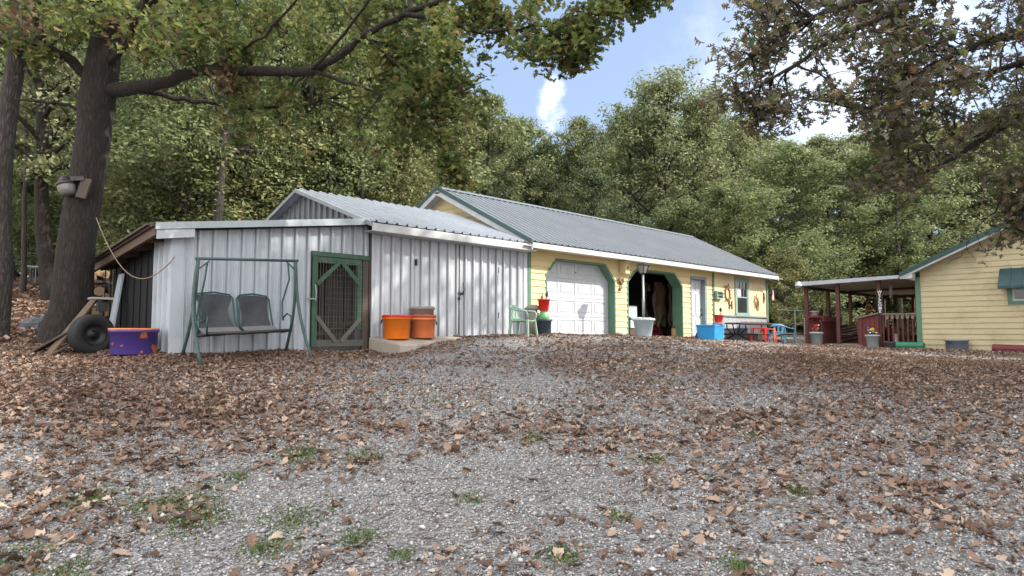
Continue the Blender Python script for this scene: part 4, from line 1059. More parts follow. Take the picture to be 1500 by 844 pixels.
# --- birdhouse & rooster between the bays
bx, by, bz = pv(911, 394, -.02); zt0, zt1 = hat(911, 403.5), hat(911, 383)
bh = thing('birdhouse', 'yellow wooden birdhouse fixed high on the siding between the two bays', 'birdhouse', (bx, -.02, zt0))
part('box', MB().box(bx-.10, bx+.10, -.21, -.017, zt0+.03, zt1-.04), yellow, bh, .006); part('lid', MB().box(bx-.12, bx+.12, -.25, -.017, zt1-.04, zt1-.015), pale_yellow, bh)
part('cross_opening', MB().box(bx-.035, bx+.035, -.218, -.212, zt0+.18, zt0+.205).box(bx-.012, bx+.012, -.2182, -.2122, zt0+.15, zt0+.235), black_metal, bh)
rx, ry, rz = pv(909.5, 414.5, -.03)
rb = MB(); rb.ball((rx, -.05, rz), .075, 10, (1, .35, .8)); rb.tube([(rx+.05, -.05, rz+.02), (rx+.075, -.05, rz+.09), (rx+.08, -.05, rz+.12)], [.04, .025, .022], 8); rb.tube([(rx-.05, -.05, rz), (rx-.11, -.05, rz+.07), (rx-.09, -.05, rz+.13)], [.04, .03, .01], 6); rb.tube([(rx, -.05, rz-.05), (rx-.01, -.05, rz-.13)], .01, 5); rb.box(rx-.07, rx+.05, -.07, -.017, rz-.15, rz-.13); rb.ball((rx-.06, -.05, rz-.19), .035, 8)
single('rooster_ornament', rb, ornament, 'small bronze rooster ornament on the siding below the birdhouse', 'ornament', (rx, -.03, rz-.15), smooth=True)
g_ = stand(910, -.12); single('rock', MB().ball((g_[0], g_[1], g_[2]+.03), .2, 10, (1.1, .6, .42), .25), stone_m, 'flat pale boulder on the ground between the two garage bays', 'rock', g_)

# --- lamp post in pot
c = stand(943, -.95); m_ = mpx(c); ht_ = 27*m_
lp = tub('planter', c, 10.5*m_, 15*m_, ht_, blue_pot, 'big pale blue planter in front of the open bay holding the lamp post', cat='planter', handles=False, rim=.03)
part('soil', MB().lathe((c[0], c[1], c[2]+ht_*.88), [(0, 0), (14*m_, 0)], 20), soil, lp)
for dx, dy, r in ((-.12, -.1, .05), (.14, -.08, .055), (.17, .04, .05), (-.05, -.15, .04), (-.18, .02, .045), (.05, -.17, .04)):
    q = (c[0]+dx, c[1]+dy, c[2]+ht_*.9+.03); single('rock', MB().ball(q, r, 8, (1, 1, .8), .3), stone_m if dx < .1 else sun_tan, 'small round stone in the pale blue planter around the lamp post', 'rock', q, 'stones in the lamp planter')
zt_ = toF(*pY(944, 385.5, depth(c)))[2]; zl = toF(*pY(944, 400, depth(c)))[2]
lm = thing('lamp_post', 'grey garden lamp post with a black four-sided lantern, planted in a tub', 'lamp post', (c[0], c[1], c[2]+ht_*.85))
part('pole', MB().tube([(c[0], c[1], c[2]+ht_*.85), (c[0], c[1], c[2]+ht_+.5), (c[0], c[1], c[2]+ht_+.51), (c[0], c[1], zl-.02)], [.032, .032, .026, .026], 12), grey_metal, lm, smooth=True)
ln = part('lantern', MB().tube([(c[0], c[1], zl-.05), (c[0], c[1], zl)], [.03, .07], 10).hexa([(c[0]+a*.13, c[1]+b*.13, zt_-.05) for a, b in ((-1, -1), (1, -1), (1, 1), (-1, 1))], [(c[0]+a*.08, c[1]+b*.08, zt_) for a, b in ((-1, -1), (1, -1), (1, 1), (-1, 1))]), black_metal, lm)
for a, b in ((-1, -1), (1, -1), (1, 1), (-1, 1)): part('corner_bar', MB().tube([(c[0]+a*.065, c[1]+b*.065, zl), (c[0]+a*.11, c[1]+b*.11, zt_-.05)], .01, 5), black_metal, ln)
part('glass_shade', MB().hexa([(c[0]+a*.06, c[1]+b*.06, zl) for a, b in ((-1, -1), (1, -1), (1, 1), (-1, 1))], [(c[0]+a*.1, c[1]+b*.1, zt_-.051) for a, b in ((-1, -1), (1, -1), (1, 1), (-1, 1))]), lens, ln)

# --- things in the open bay
bq = pv(931, 490, .5); zb0, zb1 = pv(931, 482, .5)[2], pv(931, 447.5, .5)[2]; zb2 = pv(931, 464, .5)[2]
bn = thing('bench', 'white painted bench with a tall backrest just inside the open bay', 'bench', (bq[0], .5, -.06))
x0 = pv(920, 490, .5)[0]; x1 = pv(943, 490, .5)[0]
part('backrest', MB().box(x0-.1, x1, .72, .77, zb2, zb1), door_white, bn, .01); part('seat', MB().box(x0-.1, x1, .32, .78, zb2-.07, zb2-.02), door_white, bn, .01)
part('front_panel', MB().box(x0-.1, x1, .34, .38, zb0+.02, zb2-.1), door_white, bn, .01); part('base', MB().box(x0-.1, x1, .36, .74, -.08, zb0), brown_wood, bn)
cq = pv(958, 490, 1.2); single('crate', MB().box(cq[0]-.3, cq[0]+.35, 1.1, 1.5, -.06, .09).box(cq[0]-.25, cq[0]+.3, 1.12, 1.48, .10, .24), maroon, 'dark red stacked trays on the floor deep in the open bay', 'crate', (cq[0], 1.2, -.06), bevel=.01)
cq = pv(987.5, 490, .3); c = (cq[0], .3, -.06); jj = thing('jar', 'pale lidded jar on the floor at the right edge of the open bay', 'jar', c); part('body', MB().lathe(c, [(0, 0), (.085, 0), (.09, .03), (.09, .2), (.07, .24), (.07, .25)], 18), sun_tan, jj, smooth=True); part('lid', MB().lathe((c[0], c[1], c[2]+.25), [(.08, 0), (.08, .05), (0, .055)], 18), brown_wood, jj)
cq = pv(950, 421, 1.8); single('lantern', MB().lathe(cq, [(0, -.13), (.06, -.12), (.07, -.04), (.06, .05), (.03, .1), (0, .12)], 12), lens, 'pale lantern hanging in the dark of the open bay', 'lantern', cq, smooth=True)
sk = thing('shelf_unit', 'dark cluttered shelving against the back of the open bay', 'shelves', (b0+.1, 3.6, -.06))
for z in (.3, .75, 1.2, 1.65): part('shelf', MB().box(b0-.6, b0+1.6, 3.5, 3.95, z, z+.03), brown_wood, sk)
random.seed(9)
for k in range(14):
    x = b0-.5+random.random()*2; z = random.choice((.33, .78, 1.23)); s_ = random.uniform(.08, .17)
    mt = random.choice((grey_metal, taupe_pl, rust_red, slate_tub, firewood, salmon)); q = (x, 3.7, z)
    single('box', MB().box(x-s_, x+s_, 3.55, 3.8, z, z+random.uniform(.15, .32)), mt, 'small storage box on the dark shelves inside the open bay', 'box', q, 'boxes on the garage shelves', bevel=.01)

# --- wall ornaments on the pale boards
def sun_orn(px, py, r, label, v=-.03, mat=sun_tan, rays=14):
    c = pv(px, py, v); mb = MB(); n = 24
    t = thing('sun_ornament', label, 'ornament', (c[0], v, c[2]-r))
    mb.tube([(c[0]+r*.5*cos(2*pi*k/n), v, c[2]+r*.62*sin(2*pi*k/n)) for k in range(n+1)], r*.07, 6)
    part('ring', mb, mat, t, smooth=True); mb = MB()
    for k in range(rays):
        a = 2*pi*k/rays; l = 1.0 if k % 2 else .8
        mb.bar((c[0]+r*.56*cos(a), v, c[2]+r*.68*sin(a)), (c[0]+r*l*cos(a), v, c[2]+r*1.15*l*sin(a)), .012, .03)
    part('rays', mb, mat, t)
c = pv(1066, 430.5, -.03); sun_orn(1066, 430.5, .30, 'large wire sun ornament on the pale boards left of the window', mat=ornament)
sun_orn(1108, 442, .22, 'small gold sun ornament on the pale boards right of the window', mat=sun_tan)
x0, x1 = pv(1048.5, 490, -.05)[0], pv(1058, 490, -.05)[0]; z0, z1 = hat(1053, 438.5), hat(1053, 427)
mb = MB().box(x0, x1, -.12, -.03, z1-.035, z1).box(x0, x1, -.12, -.03, z0, z0+.035).box(x0, x0+.035, -.12, -.03, z0+.035, z1-.035).box(x1-.035, x1, -.12, -.03, z0+.035, z1-.035).box(x0+.035, x1-.035, -.1, -.06, (z0+z1)/2-.01, (z0+z1)/2+.01).box(x0+.035, x1-.035, -.03, -.016, z0+.035, z1-.035)
single('wall_shelf', mb, pale_green, 'small pale green box shelf on the wall beside the green trim board', 'shelf', (x0, -.05, z0))
hx0, hx1 = pv(1069.5, 490, -.04)[0], pv(1074, 490, -.04)[0]; z0, z1 = hat(1071, 453), hat(1071, 441)
mb = MB().box(hx0, hx0+.035, -.045, -.014, z0, z1).box(hx1-.035, hx1, -.045, -.014, z0, z1).box(hx0+.035, hx1-.035, -.045, -.014, (z0+z1)/2-.02, (z0+z1)/2+.02)
single('letter_ornament', mb, brown_wood, 'dark metal letter H mounted on the boards next to the window', 'ornament', (hx0, -.03, z0))
q = pv(1119, 437, -.03); single('hanging_ornament', MB().tube([(q[0], -.03, q[2]+.2), (q[0]+.01, -.035, q[2]), (q[0], -.03, q[2]-.2)], [.02, .035, .008], 6), ornament, 'slim brown ornament hanging near the garage far corner', 'ornament', q)

# --- blue bin, red pot, dustpan
c = at_ground(1047, 497.8); c = stand(1047, -1.3); m_ = mpx(c)
zt_ = toF(*pY(1047, 475.5, depth(c)))[2]
bb = thing('storage_bin', 'blue plastic storage bin with a pale blue sunlit side below the red pot', 'bin', c)
L1 = 21*m_/S2*1.0
def q4(z, e): 
    X, Y, _ = F(*c); pts = [(X, Y), (X+L1*.72+e, Y+L1*.72), (X, Y+L1*1.44), (X-L1*.72-e, Y+L1*.72)]
    pts = [(X, Y-e), (X+L1*S2+e, Y+L1*S2), (X, Y+2*L1*S2+e), (X-L1*S2-e, Y+L1*S2)]
    return [toF(a, b, z) for a, b in pts]
part('body', MB().hexa(q4(c[2]-.03, -.03), q4(zt_-.06, 0)), blue_pl, bb, .015); part('lid', MB().hexa(q4(zt_-.06, .02), q4(zt_, .015)), blue_pl, bb, .01)
cc = toF(F(*c)[0]+.22, F(*c)[1]+.35, zt_); m_ = mpx(cc)
part_c = cc
so_t = thing('pot_stand', 'low white dish under the red pot on the blue bin', 'dish', cc); part('dish', MB().lathe(cc, [(0, 0), (.1, 0), (.18, .045), (.17, .05), (.1, .03), (0, .03)], 20), pale_conc, so_t, smooth=True)
cr = (cc[0], cc[1], cc[2]+.04)
rp2 = tub('flower_pot', cr, 4.6*m_, 6.8*m_, 12.5*m_, red_pl, 'red fluted pot with a dark spiky plant standing on the blue bin', cat='flower pot', handles=False)
part('soil', MB().lathe((cr[0], cr[1], cr[2]+10.6*m_), [(0, 0), (6.4*m_, 0)], 16), soil, rp2)
part('plant', MB().tube([(cr[0]+.07, cr[1], cr[2]+10*m_), (cr[0]+.12, cr[1], cr[2]+16*m_)], .01, 5).ball((cr[0]+.13, cr[1], cr[2]+20*m_), .05, 8, (.8, .8, 1.4)).tube([(cr[0]+.09, cr[1], cr[2]+11*m_), (cr[0]+.22, cr[1], cr[2]+17*m_)], .008, 5), black_metal, rp2)
q = stand(1018, -.5); single('board_offcut', MB().slab([q, (q[0]+.32, q[1], q[2]), (q[0]+.35, q[1], q[2]+.28), (q[0]+.28, q[1], q[2]+.28)], (0, .04, 0)), black_metal, 'dark tilted board leaning low against the blue bin by the white door', 'board', q)

# --- picnic table
c = stand(1104, -1.2); zt_ = toF(*pY(1104, 473.5, depth(c)))[2]
xa, xb = pv(1068, 490, -1.2)[0], pv(1138, 490, -1.2)[0]
pt = thing('picnic_table', 'brown plank picnic table on curved black tube legs below the window', 'picnic table', c)
for k in range(5): y = -1.55+k*.15; part('plank', MB().box(xa, xb, y, y+.135, zt_-.04, zt_), brown_wood if k else red_post, pt, .004)
zs_ = zt_-.30
for y in (-1.95, -.72): part('bench_plank', MB().box(xa+.05, xb-.05, y, y+.22, zs_-.03, zs_), brown_wood, pt, .004)
for x in (xa+.45, xb-.45):
    gx_ = gF(x, -1.2); mb = MB()
    mb.tube([(x, -1.5, zt_-.05), (x, -1.5, zt_-.18), (x, -1.32, zt_-.34), (x, -1.28, gx_+.15), (x, -1.6, gx_+.02)], .022, 8)
    mb.tube([(x, -.9, zt_-.05), (x, -.9, zt_-.18), (x, -1.08, zt_-.34), (x, -1.12, gx_+.15), (x, -.8, gx_+.02)], .022, 8)
    mb.tube([(x, -1.9, zs_-.04), (x, -.55, zs_-.04)], .02, 8); mb.tube([(x-.22, -1.2, zt_-.05), (x-.12, -1.2, zt_-.3), (x, -1.2, zs_-.04), (x+.12, -1.2, zt_-.3), (x+.22, -1.2, zt_-.05)], .018, 8)
    part('leg', mb, black_metal, pt, smooth=True)
q = stand(1078, -.6); single('storage_bin', MB().box(q[0]-.38, q[0]+.38, -.8, -.4, q[2], q[2]+.33).box(q[0]-.41, q[0]+.41, -.83, -.37, q[2]+.33, q[2]+.37), slate_tub, 'dark grey bin under the left end of the picnic table', 'bin', q, bevel=.015)
q = stand(1099, -.6); single('storage_bin', MB().box(q[0]-.26, q[0]+.26, -.75, -.45, q[2], q[2]+.22).box(q[0]-.28, q[0]+.28, -.77, -.43, q[2]+.22, q[2]+.26), grey_pot, 'small pale grey bin under the middle of the picnic table', 'bin', q, bevel=.02)
def stool(px, v, mat, label, h_=.42, w_=.19, rot=.3):
    c = stand(px, v); t = thing('folding_stool', label, 'stool', c)
    def T(x, y, z): return (c[0]+x*cos(rot)-y*sin(rot), c[1]+x*sin(rot)+y*cos(rot), c[2]+z)
    part('seat', MB().hexa([T(-w_, -w_, h_-.04), T(w_, -w_, h_-.04), T(w_, w_, h_-.04), T(-w_, w_, h_-.04)], [T(-w_, -w_, h_), T(w_, -w_, h_), T(w_, w_, h_), T(-w_, w_, h_)]), mat, t, .01)
    for sx in (-1, 1):
        for sy in (-1, 1): part('leg', MB().tube([T(sx*w_*.95, sy*w_*.95, h_-.04), T(sx*w_*1.15, sy*w_*1.1, 0)], .022, 6), mat, t)
    part('side_panel', MB().hexa([T(-w_*.8, -w_, .12), T(w_*.8, -w_, .12), T(w_*.8, -w_+.01, .12), T(-w_*.8, -w_+.01, .12)], [T(-w_*.8, -w_, h_-.05), T(w_*.8, -w_, h_-.05), T(w_*.8, -w_+.01, h_-.05), T(-w_*.8, -w_+.01, h_-.05)]), mat, t)
    return t
stool(1112, -1.75, red_pl, 'bright red stool at the near side of the picnic table'); stool(1125, -1.8, salmon, 'faded salmon red stool between the red stool and the blue chairs')
c = stand(1137, -1.6); plastic_chair(c, .5, chair_blue, 'sky blue plastic chair right beside the salmon stool', rot=2.2, hh=.60)
c = stand(1150, -1.5); plastic_chair(c, .5, chair_blue, 'sky blue plastic armchair at the far right end of the picnic table', rot=1.2, hh=.64)

# --- flag windsock
q = pv(1132, 424, -.42); zt_ = pv(1132, 412, -.42)[2]; zb0 = pv(1132, 440, -.42)[2]
fl = thing('flag_bunting', 'small red and white striped flag with a blue corner hanging from the far eave', 'flag', (q[0], -.42, zb0))
part('cord', MB().tube([(q[0], -.42, EAV-.16), (q[0], -.42, q[2])], .005, 4), wire_m, fl)
N = 9
for k in range(N):
    mb = MB(); a, b = -.14+.28*k/N, -.14+.28*(k+1)/N; z_ = lambda x: q[2]-abs(x)*.25; e_ = lambda x: zb0+.1+abs(x)*.6
    if k < 4: mb.slab([(q[0]+a, -.42+a*.3, (q[2]+zb0)/2), (q[0]+b, -.42+b*.3, (q[2]+zb0)/2), (q[0]+b*.8, -.42, e_(b)-.12), (q[0]+a*.8, -.42, e_(a)-.12)], (0, .004, 0))
    else: mb.slab([(q[0]+a, -.42+a*.3, z_(a)), (q[0]+b, -.42+b*.3, z_(b)), (q[0]+b*.8, -.42, e_(b)-.12), (q[0]+a*.8, -.42, e_(a)-.12)], (0, .004, 0))
    part('stripe', mb, red_stripe if k % 2 == 0 else flag_white, fl)
part('blue_corner', MB().slab([(q[0]-.14, -.42-.042, q[2]-.035), (q[0]-.14+.28*4/9, -.42-.005, q[2]), (q[0]-.14+.28*4/9, -.42-.005, (q[2]+zb0)/2), (q[0]-.14, -.42-.042, (q[2]+zb0)/2)], (0, .004, 0)), flag_blue, fl)

# --- clothes line post + white box
Y = 24.; X = pY(1165.5, 490, Y)[0]; z0 = gz(X, Y); zt_ = pY(1165, 455, Y)[2]
cp = thing('clothes_post', 'thin green T-shaped clothes line post between the garage and the porch', 'post', (X, Y, z0), fr='W')
part('pole', MB().tube([(X, Y, z0), (X, Y, zt_)], .025, 8), pale_green, cp)
part('cross_arm', MB().tube([(pY(1138, 453.5, Y)[0], Y, pY(1138, 453.5, Y)[2]), (X, Y, zt_), (pY(1181, 454, Y)[0], Y, zt_)], .014, 6), pale_green, cp)
part('brace', MB().tube([(X, Y, pY(0, 467, Y)[2]), (pY(1180, 455, Y)[0], Y, zt_)], .009, 5), pale_green, cp)
xb0, xb1 = pY(1163, 0, Y)[0], pY(1170.5, 0, Y)[0]; single('mail_box', MB().box(xb0, xb1, Y-.16, Y-.03, pY(0, 490, Y)[2], pY(0, 466.5, Y)[2]), white_trim, 'tall narrow white box fixed to the green clothes line post', 'box', (xb0, Y, 0), fr='W', bevel=.01)
# --- floodlight on the porch corner
q = pu(1170, 418, UH-.38); ft_ = thing('floodlight', 'round white floodlight on the left corner of the porch roof', 'light', q)
part('housing', MB().lathe((q[0], q[1], q[2]), [(0, .13), (.05, .12), (.07, .05), (.11, .02), (.12, -.02)], 16), white_trim, ft_, smooth=True); part('globe', MB().ball((q[0], q[1], q[2]-.05), .11, 14, (1, 1, .9)), lens, ft_, smooth=True)
part('arm', MB().tube([(q[0], q[1], q[2]+.1), (q[0]+.1, q[1]-.05, q[2]+.06)], .02, 6), white_trim, ft_)
# --- porch things
def pot_fl(px, py0, py1, wpx, u, label, petals, mat=grey_pot, name='flower_pot'):
    c = stand_u(px, u); m_ = mpx(c); hgt = (py1-py0)*m_
    z = pu(px, py1, u)[2]; c = (c[0], c[1], min(z, c[2]+.02) if abs(z-c[2]) < .2 else z)
    t = tub(name, c, wpx*.36*m_, wpx*.46*m_, hgt, mat, label, cat='flower pot', handles=False, rim=.02)
    part('soil', MB().lathe((c[0], c[1], c[2]+hgt*.86), [(0, 0), (wpx*.44*m_, 0)], 16), soil, t)
    random.seed(int(px))
    for k in range(len(petals)*4):
        a = random.random()*6.28; r = random.random()*.14; hh = hgt+random.uniform(.05, .22); p = (c[0]+r*cos(a), c[1]+r*sin(a), c[2]+hh)
        fo = part('flower', MB().ball(p, random.uniform(.03, .05), 6, (1, 1, .6), .5), petals[k % len(petals)], t)
        part('stalk', MB().tube([(c[0]+r*.3*cos(a), c[1]+r*.3*sin(a), c[2]+hgt*.85), p], .006, 4), stalk, t)
    return t
pot_fl(1196, 486.5, 506.5, 19, UH-.75, 'tall grey pot of red and white flowers before the left porch half wall', [flower_red, flower_red, flower_white])
pot_fl(1278, 490.5, 511, 20, UH-.5, 'tall grey pot of yellow and blue flowers before the right porch half wall', [flower_yel, flower_blue, flower_yel, flower_white])
q = pu(1193.5, 463.5, UH+.25); c = (q[0], q[1], zc+.035); m_ = mpx(c); tub('flower_pot', c, 4.4*m_, 6.4*m_, 8.5*m_, pale_conc, 'empty white pot on the left porch half wall ledge', cat='flower pot', handles=False)
q0_ = pu(1206, 466, UH-.1); q1_ = pu(1209, 450, UH-.1); single('stick', MB().tube([(q0_[0], q0_[1], zc+.03), q1_], .014, 6), tan_wood, 'pale stick propped on the porch counter beside the white pot', 'stick', (q0_[0], q0_[1], zc+.03))
# welcome sign
z0, z1 = pu(1288.5, 459, UH-.1)[2], pu(1288.5, 425.5, UH-.1)[2]; v0 = pu(1288.5, 440, UH-.1)[1]
ws = thing('welcome_sign', 'dark vertical sign with pale letters reading WELCOME on the middle porch post', 'sign', (UH-.09, v0, z0))
part('board', MB().box(UH-.085, UH-.055, v0-.085, v0+.085, z0, z1), black_metal, ws, .005)
for k, ch in enumerate('WELCOME'):
    cu_ = bpy.data.curves.new('letter', 'FONT'); cu_.body = ch; cu_.size = .125; cu_.align_x = 'CENTER'; cu_.align_y = 'CENTER'; cu_.extrude = .003; cu_.offset = .002
    tmp = bpy.data.objects.new('letter_source', cu_); me_ = bpy.data.meshes.new_from_object(tmp); bpy.data.objects.remove(tmp)
    me_.materials.clear(); me_.materials.append(flag_white); lo = bpy.data.objects.new('letter', me_); col.objects.link(lo)
    lo.parent = ws; lo.location = (.002, 0, (z1-z0)*(1-(k+.5)/7)); lo.rotation_euler = (pi/2, 0, -pi/2)
q = pu(1273, 451, UH+3.4); single('wreath', MB().tube([(q[0], q[1]+.11*cos(2*pi*k/16), q[2]+.11*sin(2*pi*k/16)) for k in range(17)], .03, 6), sun_tan, 'small golden ring wreath hanging inside the porch', 'wreath', q, smooth=True)
q = pu(1304.5, 418, UH+.9); wc = thing('wind_chime', 'slim white wind chime hanging below the porch ceiling near the house', 'wind chime', q)
part('cord', MB().tube([(q[0], q[1], zb(q[1])+.02), q], .005, 4), wire_m, wc)
for k in range(4): part('chime_tube', MB().tube([(q[0]+.03*cos(k*1.57), q[1]+.03*sin(k*1.57), q[2]), (q[0]+.03*cos(k*1.57), q[1]+.03*sin(k*1.57), q[2]-.35-.05*k)], .008, 5), white_trim, wc)
# folded racks / chairs on deck
def rack(px, py, u, w_, h_, tilt, label, mat=tan_wood):
    q = pu(px, py, u); c = (u, q[1], DK); t = thing('wooden_chair', label, 'chair', c)
    def T(y, z): return (u+z*.35, q[1]-(y*cos(tilt)-z*sin(tilt)), DK+.02+max(0, w_*sin(tilt))*0+y*sin(tilt)+z*cos(tilt))
    for y in (0, w_): part('side_rail', MB().bar(T(y, 0), T(y, h_), .035, .035, (1, 0, 0)), mat, t)
    k = 5
    for i in range(k): z = h_*(.12+.8*i/k); part('slat', MB().bar(T(0, z), T(w_, z), .03, .05, (1, 0, 0)), mat, t)
    part('seat', MB().bar(T(w_/2, h_*.4), (u-.35, T(w_/2, h_*.4)[1], DK+.3), w_*.8, .03), mat, t)
rack(1233, 497, UH+1.6, .58, .62, .22, 'folded wooden slat chair tipped over in the porch entry'); rack(1252, 497, UH+2.2, .5, .6, -.2, 'second folded slat chair leaning behind the tipped one in the porch entry', brown_wood)
rack(1312, 497, UH+1.2, .5, .85, 0, 'tall wooden ladder-back chair behind the porch balusters, left of the pair', brown_wood); rack(1328, 497, UH+1.5, .5, .95, 0, 'tall wooden ladder-back chair behind the balusters next to the green corner trim', firewood)
q = pu(1312, 490, UH+.35); c = (q[0], q[1], DK); single('figurine', MB().lathe(c, [(0, 0), (.07, 0), (.08, .08), (.05, .16), (.045, .2), (.06, .25), (.04, .31), (0, .33)], 14), pale_conc, 'small white figurine on the deck behind the balusters', 'figurine', c, smooth=True)
# low things along the porch and house base
c0_, c1_ = stand_u(1296, UH-.25), stand_u(1313, UH-.25); single('crate', MB().box(UH-.42, UH-.12, c1_[1], c0_[1], gF(UH-.25, c0_[1])-.02, gF(UH-.25, c0_[1])+.21), black_metal, 'black crate on the ground between the flower pot and the green log', 'crate', c0_, bevel=.015)
def bumper(px0, px1, u, mat, label, r=.12, end=None):
    a = stand_u(px0, u); b = stand_u(px1, u) if end is None else (u, a[1]-end, gF(u, a[1]-end))
    single('parking_bumper', MB().tube([(u, a[1], a[2]+r*.85), (u, a[1]-.01, a[2]+r*.85), (u, b[1], b[2]+r*.85)], [r*.96, r, r], 16), mat, label, 'bumper', a, bevel=.01)
bumper(1312.5, 1353, UH-.32, bumper_green, 'green painted round log on the ground at the house corner')
bumper(1453, 0, UH-.35, maroon, 'dark red painted round log along the house wall below the window', end=2.2)
c = stand_u(1401, UH-.33); m_ = mpx(c)
c = (c[0], c[1], pu(1401, 516.5, UH-.33)[2]); 
c = (c[0], c[1], gF(c[0], c[1])); zt_ = pu(1401, 497.5, UH-.33)[2]
tub('tub', c, 13.6*m_, 14.6*m_, zt_-c[2], slate_tub, 'slate blue tub standing against the yellow house wall', handles=True)

# ================================================================== VEGETATION
def wood_mesh(name, tubes, mat):
    mb = MB()
    for pts, rs, n in tubes: mb.tube(pts, rs, n, False)
    V = np.array(mb.v, float); Fc = np.array(mb.f, int)
    return V, Fc
def rdir(up=.3, spread=1):
    a = random.random()*2*pi; z = random.uniform(-.3, .9)*up*2
    v = Vector((cos(a), sin(a), z)); return v.normalized()
def branch_pts(p, d, L, k=5, droop=-.05, wob=.12):
    pts = [Vector(p)]; d = Vector(d)
    for i in range(k):
        d = (d+Vector((random.uniform(-wob, wob), random.uniform(-wob, wob), random.uniform(-wob, wob)+droop))).normalized()
        pts.append(pts[-1]+d*L/k)
    return pts
def build_tree(seed, H, Rc, base, nl, leaf, ncl=(26, 34), trunk_r=.16, bare=0., upright=.45, crown_pow=.6, T=T_QUAD, clr=.55):
    """local arrays: wood verts/faces, leaf verts/faces"""
    random.seed(seed); rg_ = np.random.default_rng(seed)
    tubes = []; tips = []
    tp = [Vector((0, 0, -.4))]; k = 9; lean_ = Vector((random.uniform(-.05, .05), random.uniform(-.05, .05), 1))
    for i in range(k): tp.append(tp[-1]+lean_*((H*.9+.4)/k)+Vector((random.uniform(-.12, .12), random.uniform(-.12, .12), 0)))
    tubes.append((tp, [trunk_r*(1.25 if i == 0 else 1)*(1-.85*i/k) for i in range(k+1)], 8))
    nb = random.randint(*ncl)
    for b in range(nb):
        t = base/H+(1-base/H)*((b+random.random())/nb)**.9; t = min(t, .98)
        f = t*k; i = min(k-1, int(f)); p = tp[i].lerp(tp[i+1], f-i)
        rel = (t*H-base)/(H-base+1e-6)
        env = Rc*(sin(pi*min(1, max(.08, rel*.88+.12)))**crown_pow)*random.uniform(.6, 1.12)
        a = b*2.4+random.uniform(-.6, .6); d = Vector((cos(a), sin(a), upright+.6*rel+random.uniform(-.25, .3))).normalized()
        pts = branch_pts(p, d, env, 5, .0, .14); r0 = trunk_r*.42*(1-.6*rel)
        tubes.append((pts, [r0*(1-.8*j/5) for j in range(6)], 5))
        for j in range(2, 6):
            for q in range(2):
                d2_ = (Vector((random.uniform(-1, 1), random.uniform(-1, 1), random.uniform(-.35, .8)))+d*.7).normalized(); L2 = env*random.uniform(.18, .4)+.25
                p2 = branch_pts(pts[j], d2_, L2, 3, -.02, .2); tubes.append((p2, [r0*.3, r0*.25, r0*.18, .006], 3))
                tips.append((p2[-1], 1.0)); 
                if random.random() < .5: tips.append((p2[2], .7))
    C = np.array([list(t[0]) for t in tips]); W = np.array([t[1] for t in tips])
    keep = rg_.random(len(C)) > bare; C, W = C[keep], W[keep]
    per = rg_.multinomial(nl, W/W.sum()); cid = np.repeat(np.arange(len(C)), per)
    off = rg_.normal(0, 1, (len(cid), 3)); off /= np.maximum(np.linalg.norm(off, axis=1, keepdims=True), 1e-6); rad = rg_.random(len(cid))**.5
    sz = rg_.uniform(.55, 1.15, len(C))*clr
    P = C[cid]+off*(rad*sz[cid])[:, None]*np.array([1, 1, .62])
    nr_ = off*.8+np.array([0, 0, .75])+rg_.normal(0, .45, off.shape)
    ls = leaf*rg_.uniform(.65, 1.25, len(P))
    V, Fc = scatter(P, nr_, rg_.random(len(P))*6.28, ls, T, bend=rg_.uniform(-.5, .8, len(P)))
    return tubes, V, Fc
TREE_MESH = {}
def variant(key, mat_l, mat_b, **kw):
    tubes, V, Fc = build_tree(**kw); WV, WF = wood_mesh('t', tubes, mat_b)
    TREE_MESH[key] = (np_mesh('trunk', WV, WF, mat_b, True), np_mesh('crown', V, Fc, mat_l), kw['H'])
LF = .15
variant('tall_a', lf_green, grey_bark, seed=1, H=13, Rc=3.1, base=3.6, nl=17000, leaf=LF, trunk_r=.17, clr=.62)
variant('tall_b', lf_olive, grey_bark, seed=2, H=13, Rc=2.8, base=3.0, nl=16000, leaf=LF, trunk_r=.15, clr=.6)
variant('tall_c', lf_yel, grey_bark, seed=3, H=12, Rc=2.6, base=2.6, nl=14000, leaf=LF, trunk_r=.14, clr=.6)
variant('tall_d', lf_dark, oak_bark, seed=4, H=12, Rc=2.7, base=1.8, nl=16000, leaf=LF*.95, trunk_r=.16, clr=.6)
variant('airy', lf_olive, oak_bark, seed=5, H=13, Rc=3.4, base=3.5, nl=12500, leaf=LF*.95, trunk_r=.18, bare=.15, upright=.9, clr=.66)
variant('round', lf_green, grey_bark, seed=6, H=9, Rc=2.9, base=1.4, nl=15000, leaf=LF, trunk_r=.12, clr=.6)
variant('under', lf_green, grey_bark, seed=7, H=6, Rc=2.2, base=.9, nl=9000, leaf=.115, trunk_r=.06, clr=.55, bare=.15)
variant('under_y', lf_yel, grey_bark, seed=8, H=5.5, Rc=2.1, base=.8, nl=8000, leaf=.115, trunk_r=.055, clr=.5, bare=.15)
variant('pole', lf_green, grey_bark, seed=9, H=13, Rc=2.4, base=6.5, nl=9000, leaf=LF, trunk_r=.15, clr=.6)
variant('pole_d', lf_dark, oak_bark, seed=10, H=12, Rc=2.3, base=6, nl=8000, leaf=LF, trunk_r=.13, clr=.6)
variant('pole_thick', lf_green, grey_bark, seed=14, H=14, Rc=2.6, base=6.0, nl=9000, leaf=LF, trunk_r=.26, clr=.6)
variant('pole_dark', lf_olive, oak_bark, seed=15, H=14, Rc=2.6, base=4.5, nl=8000, leaf=LF, trunk_r=.32, clr=.6)
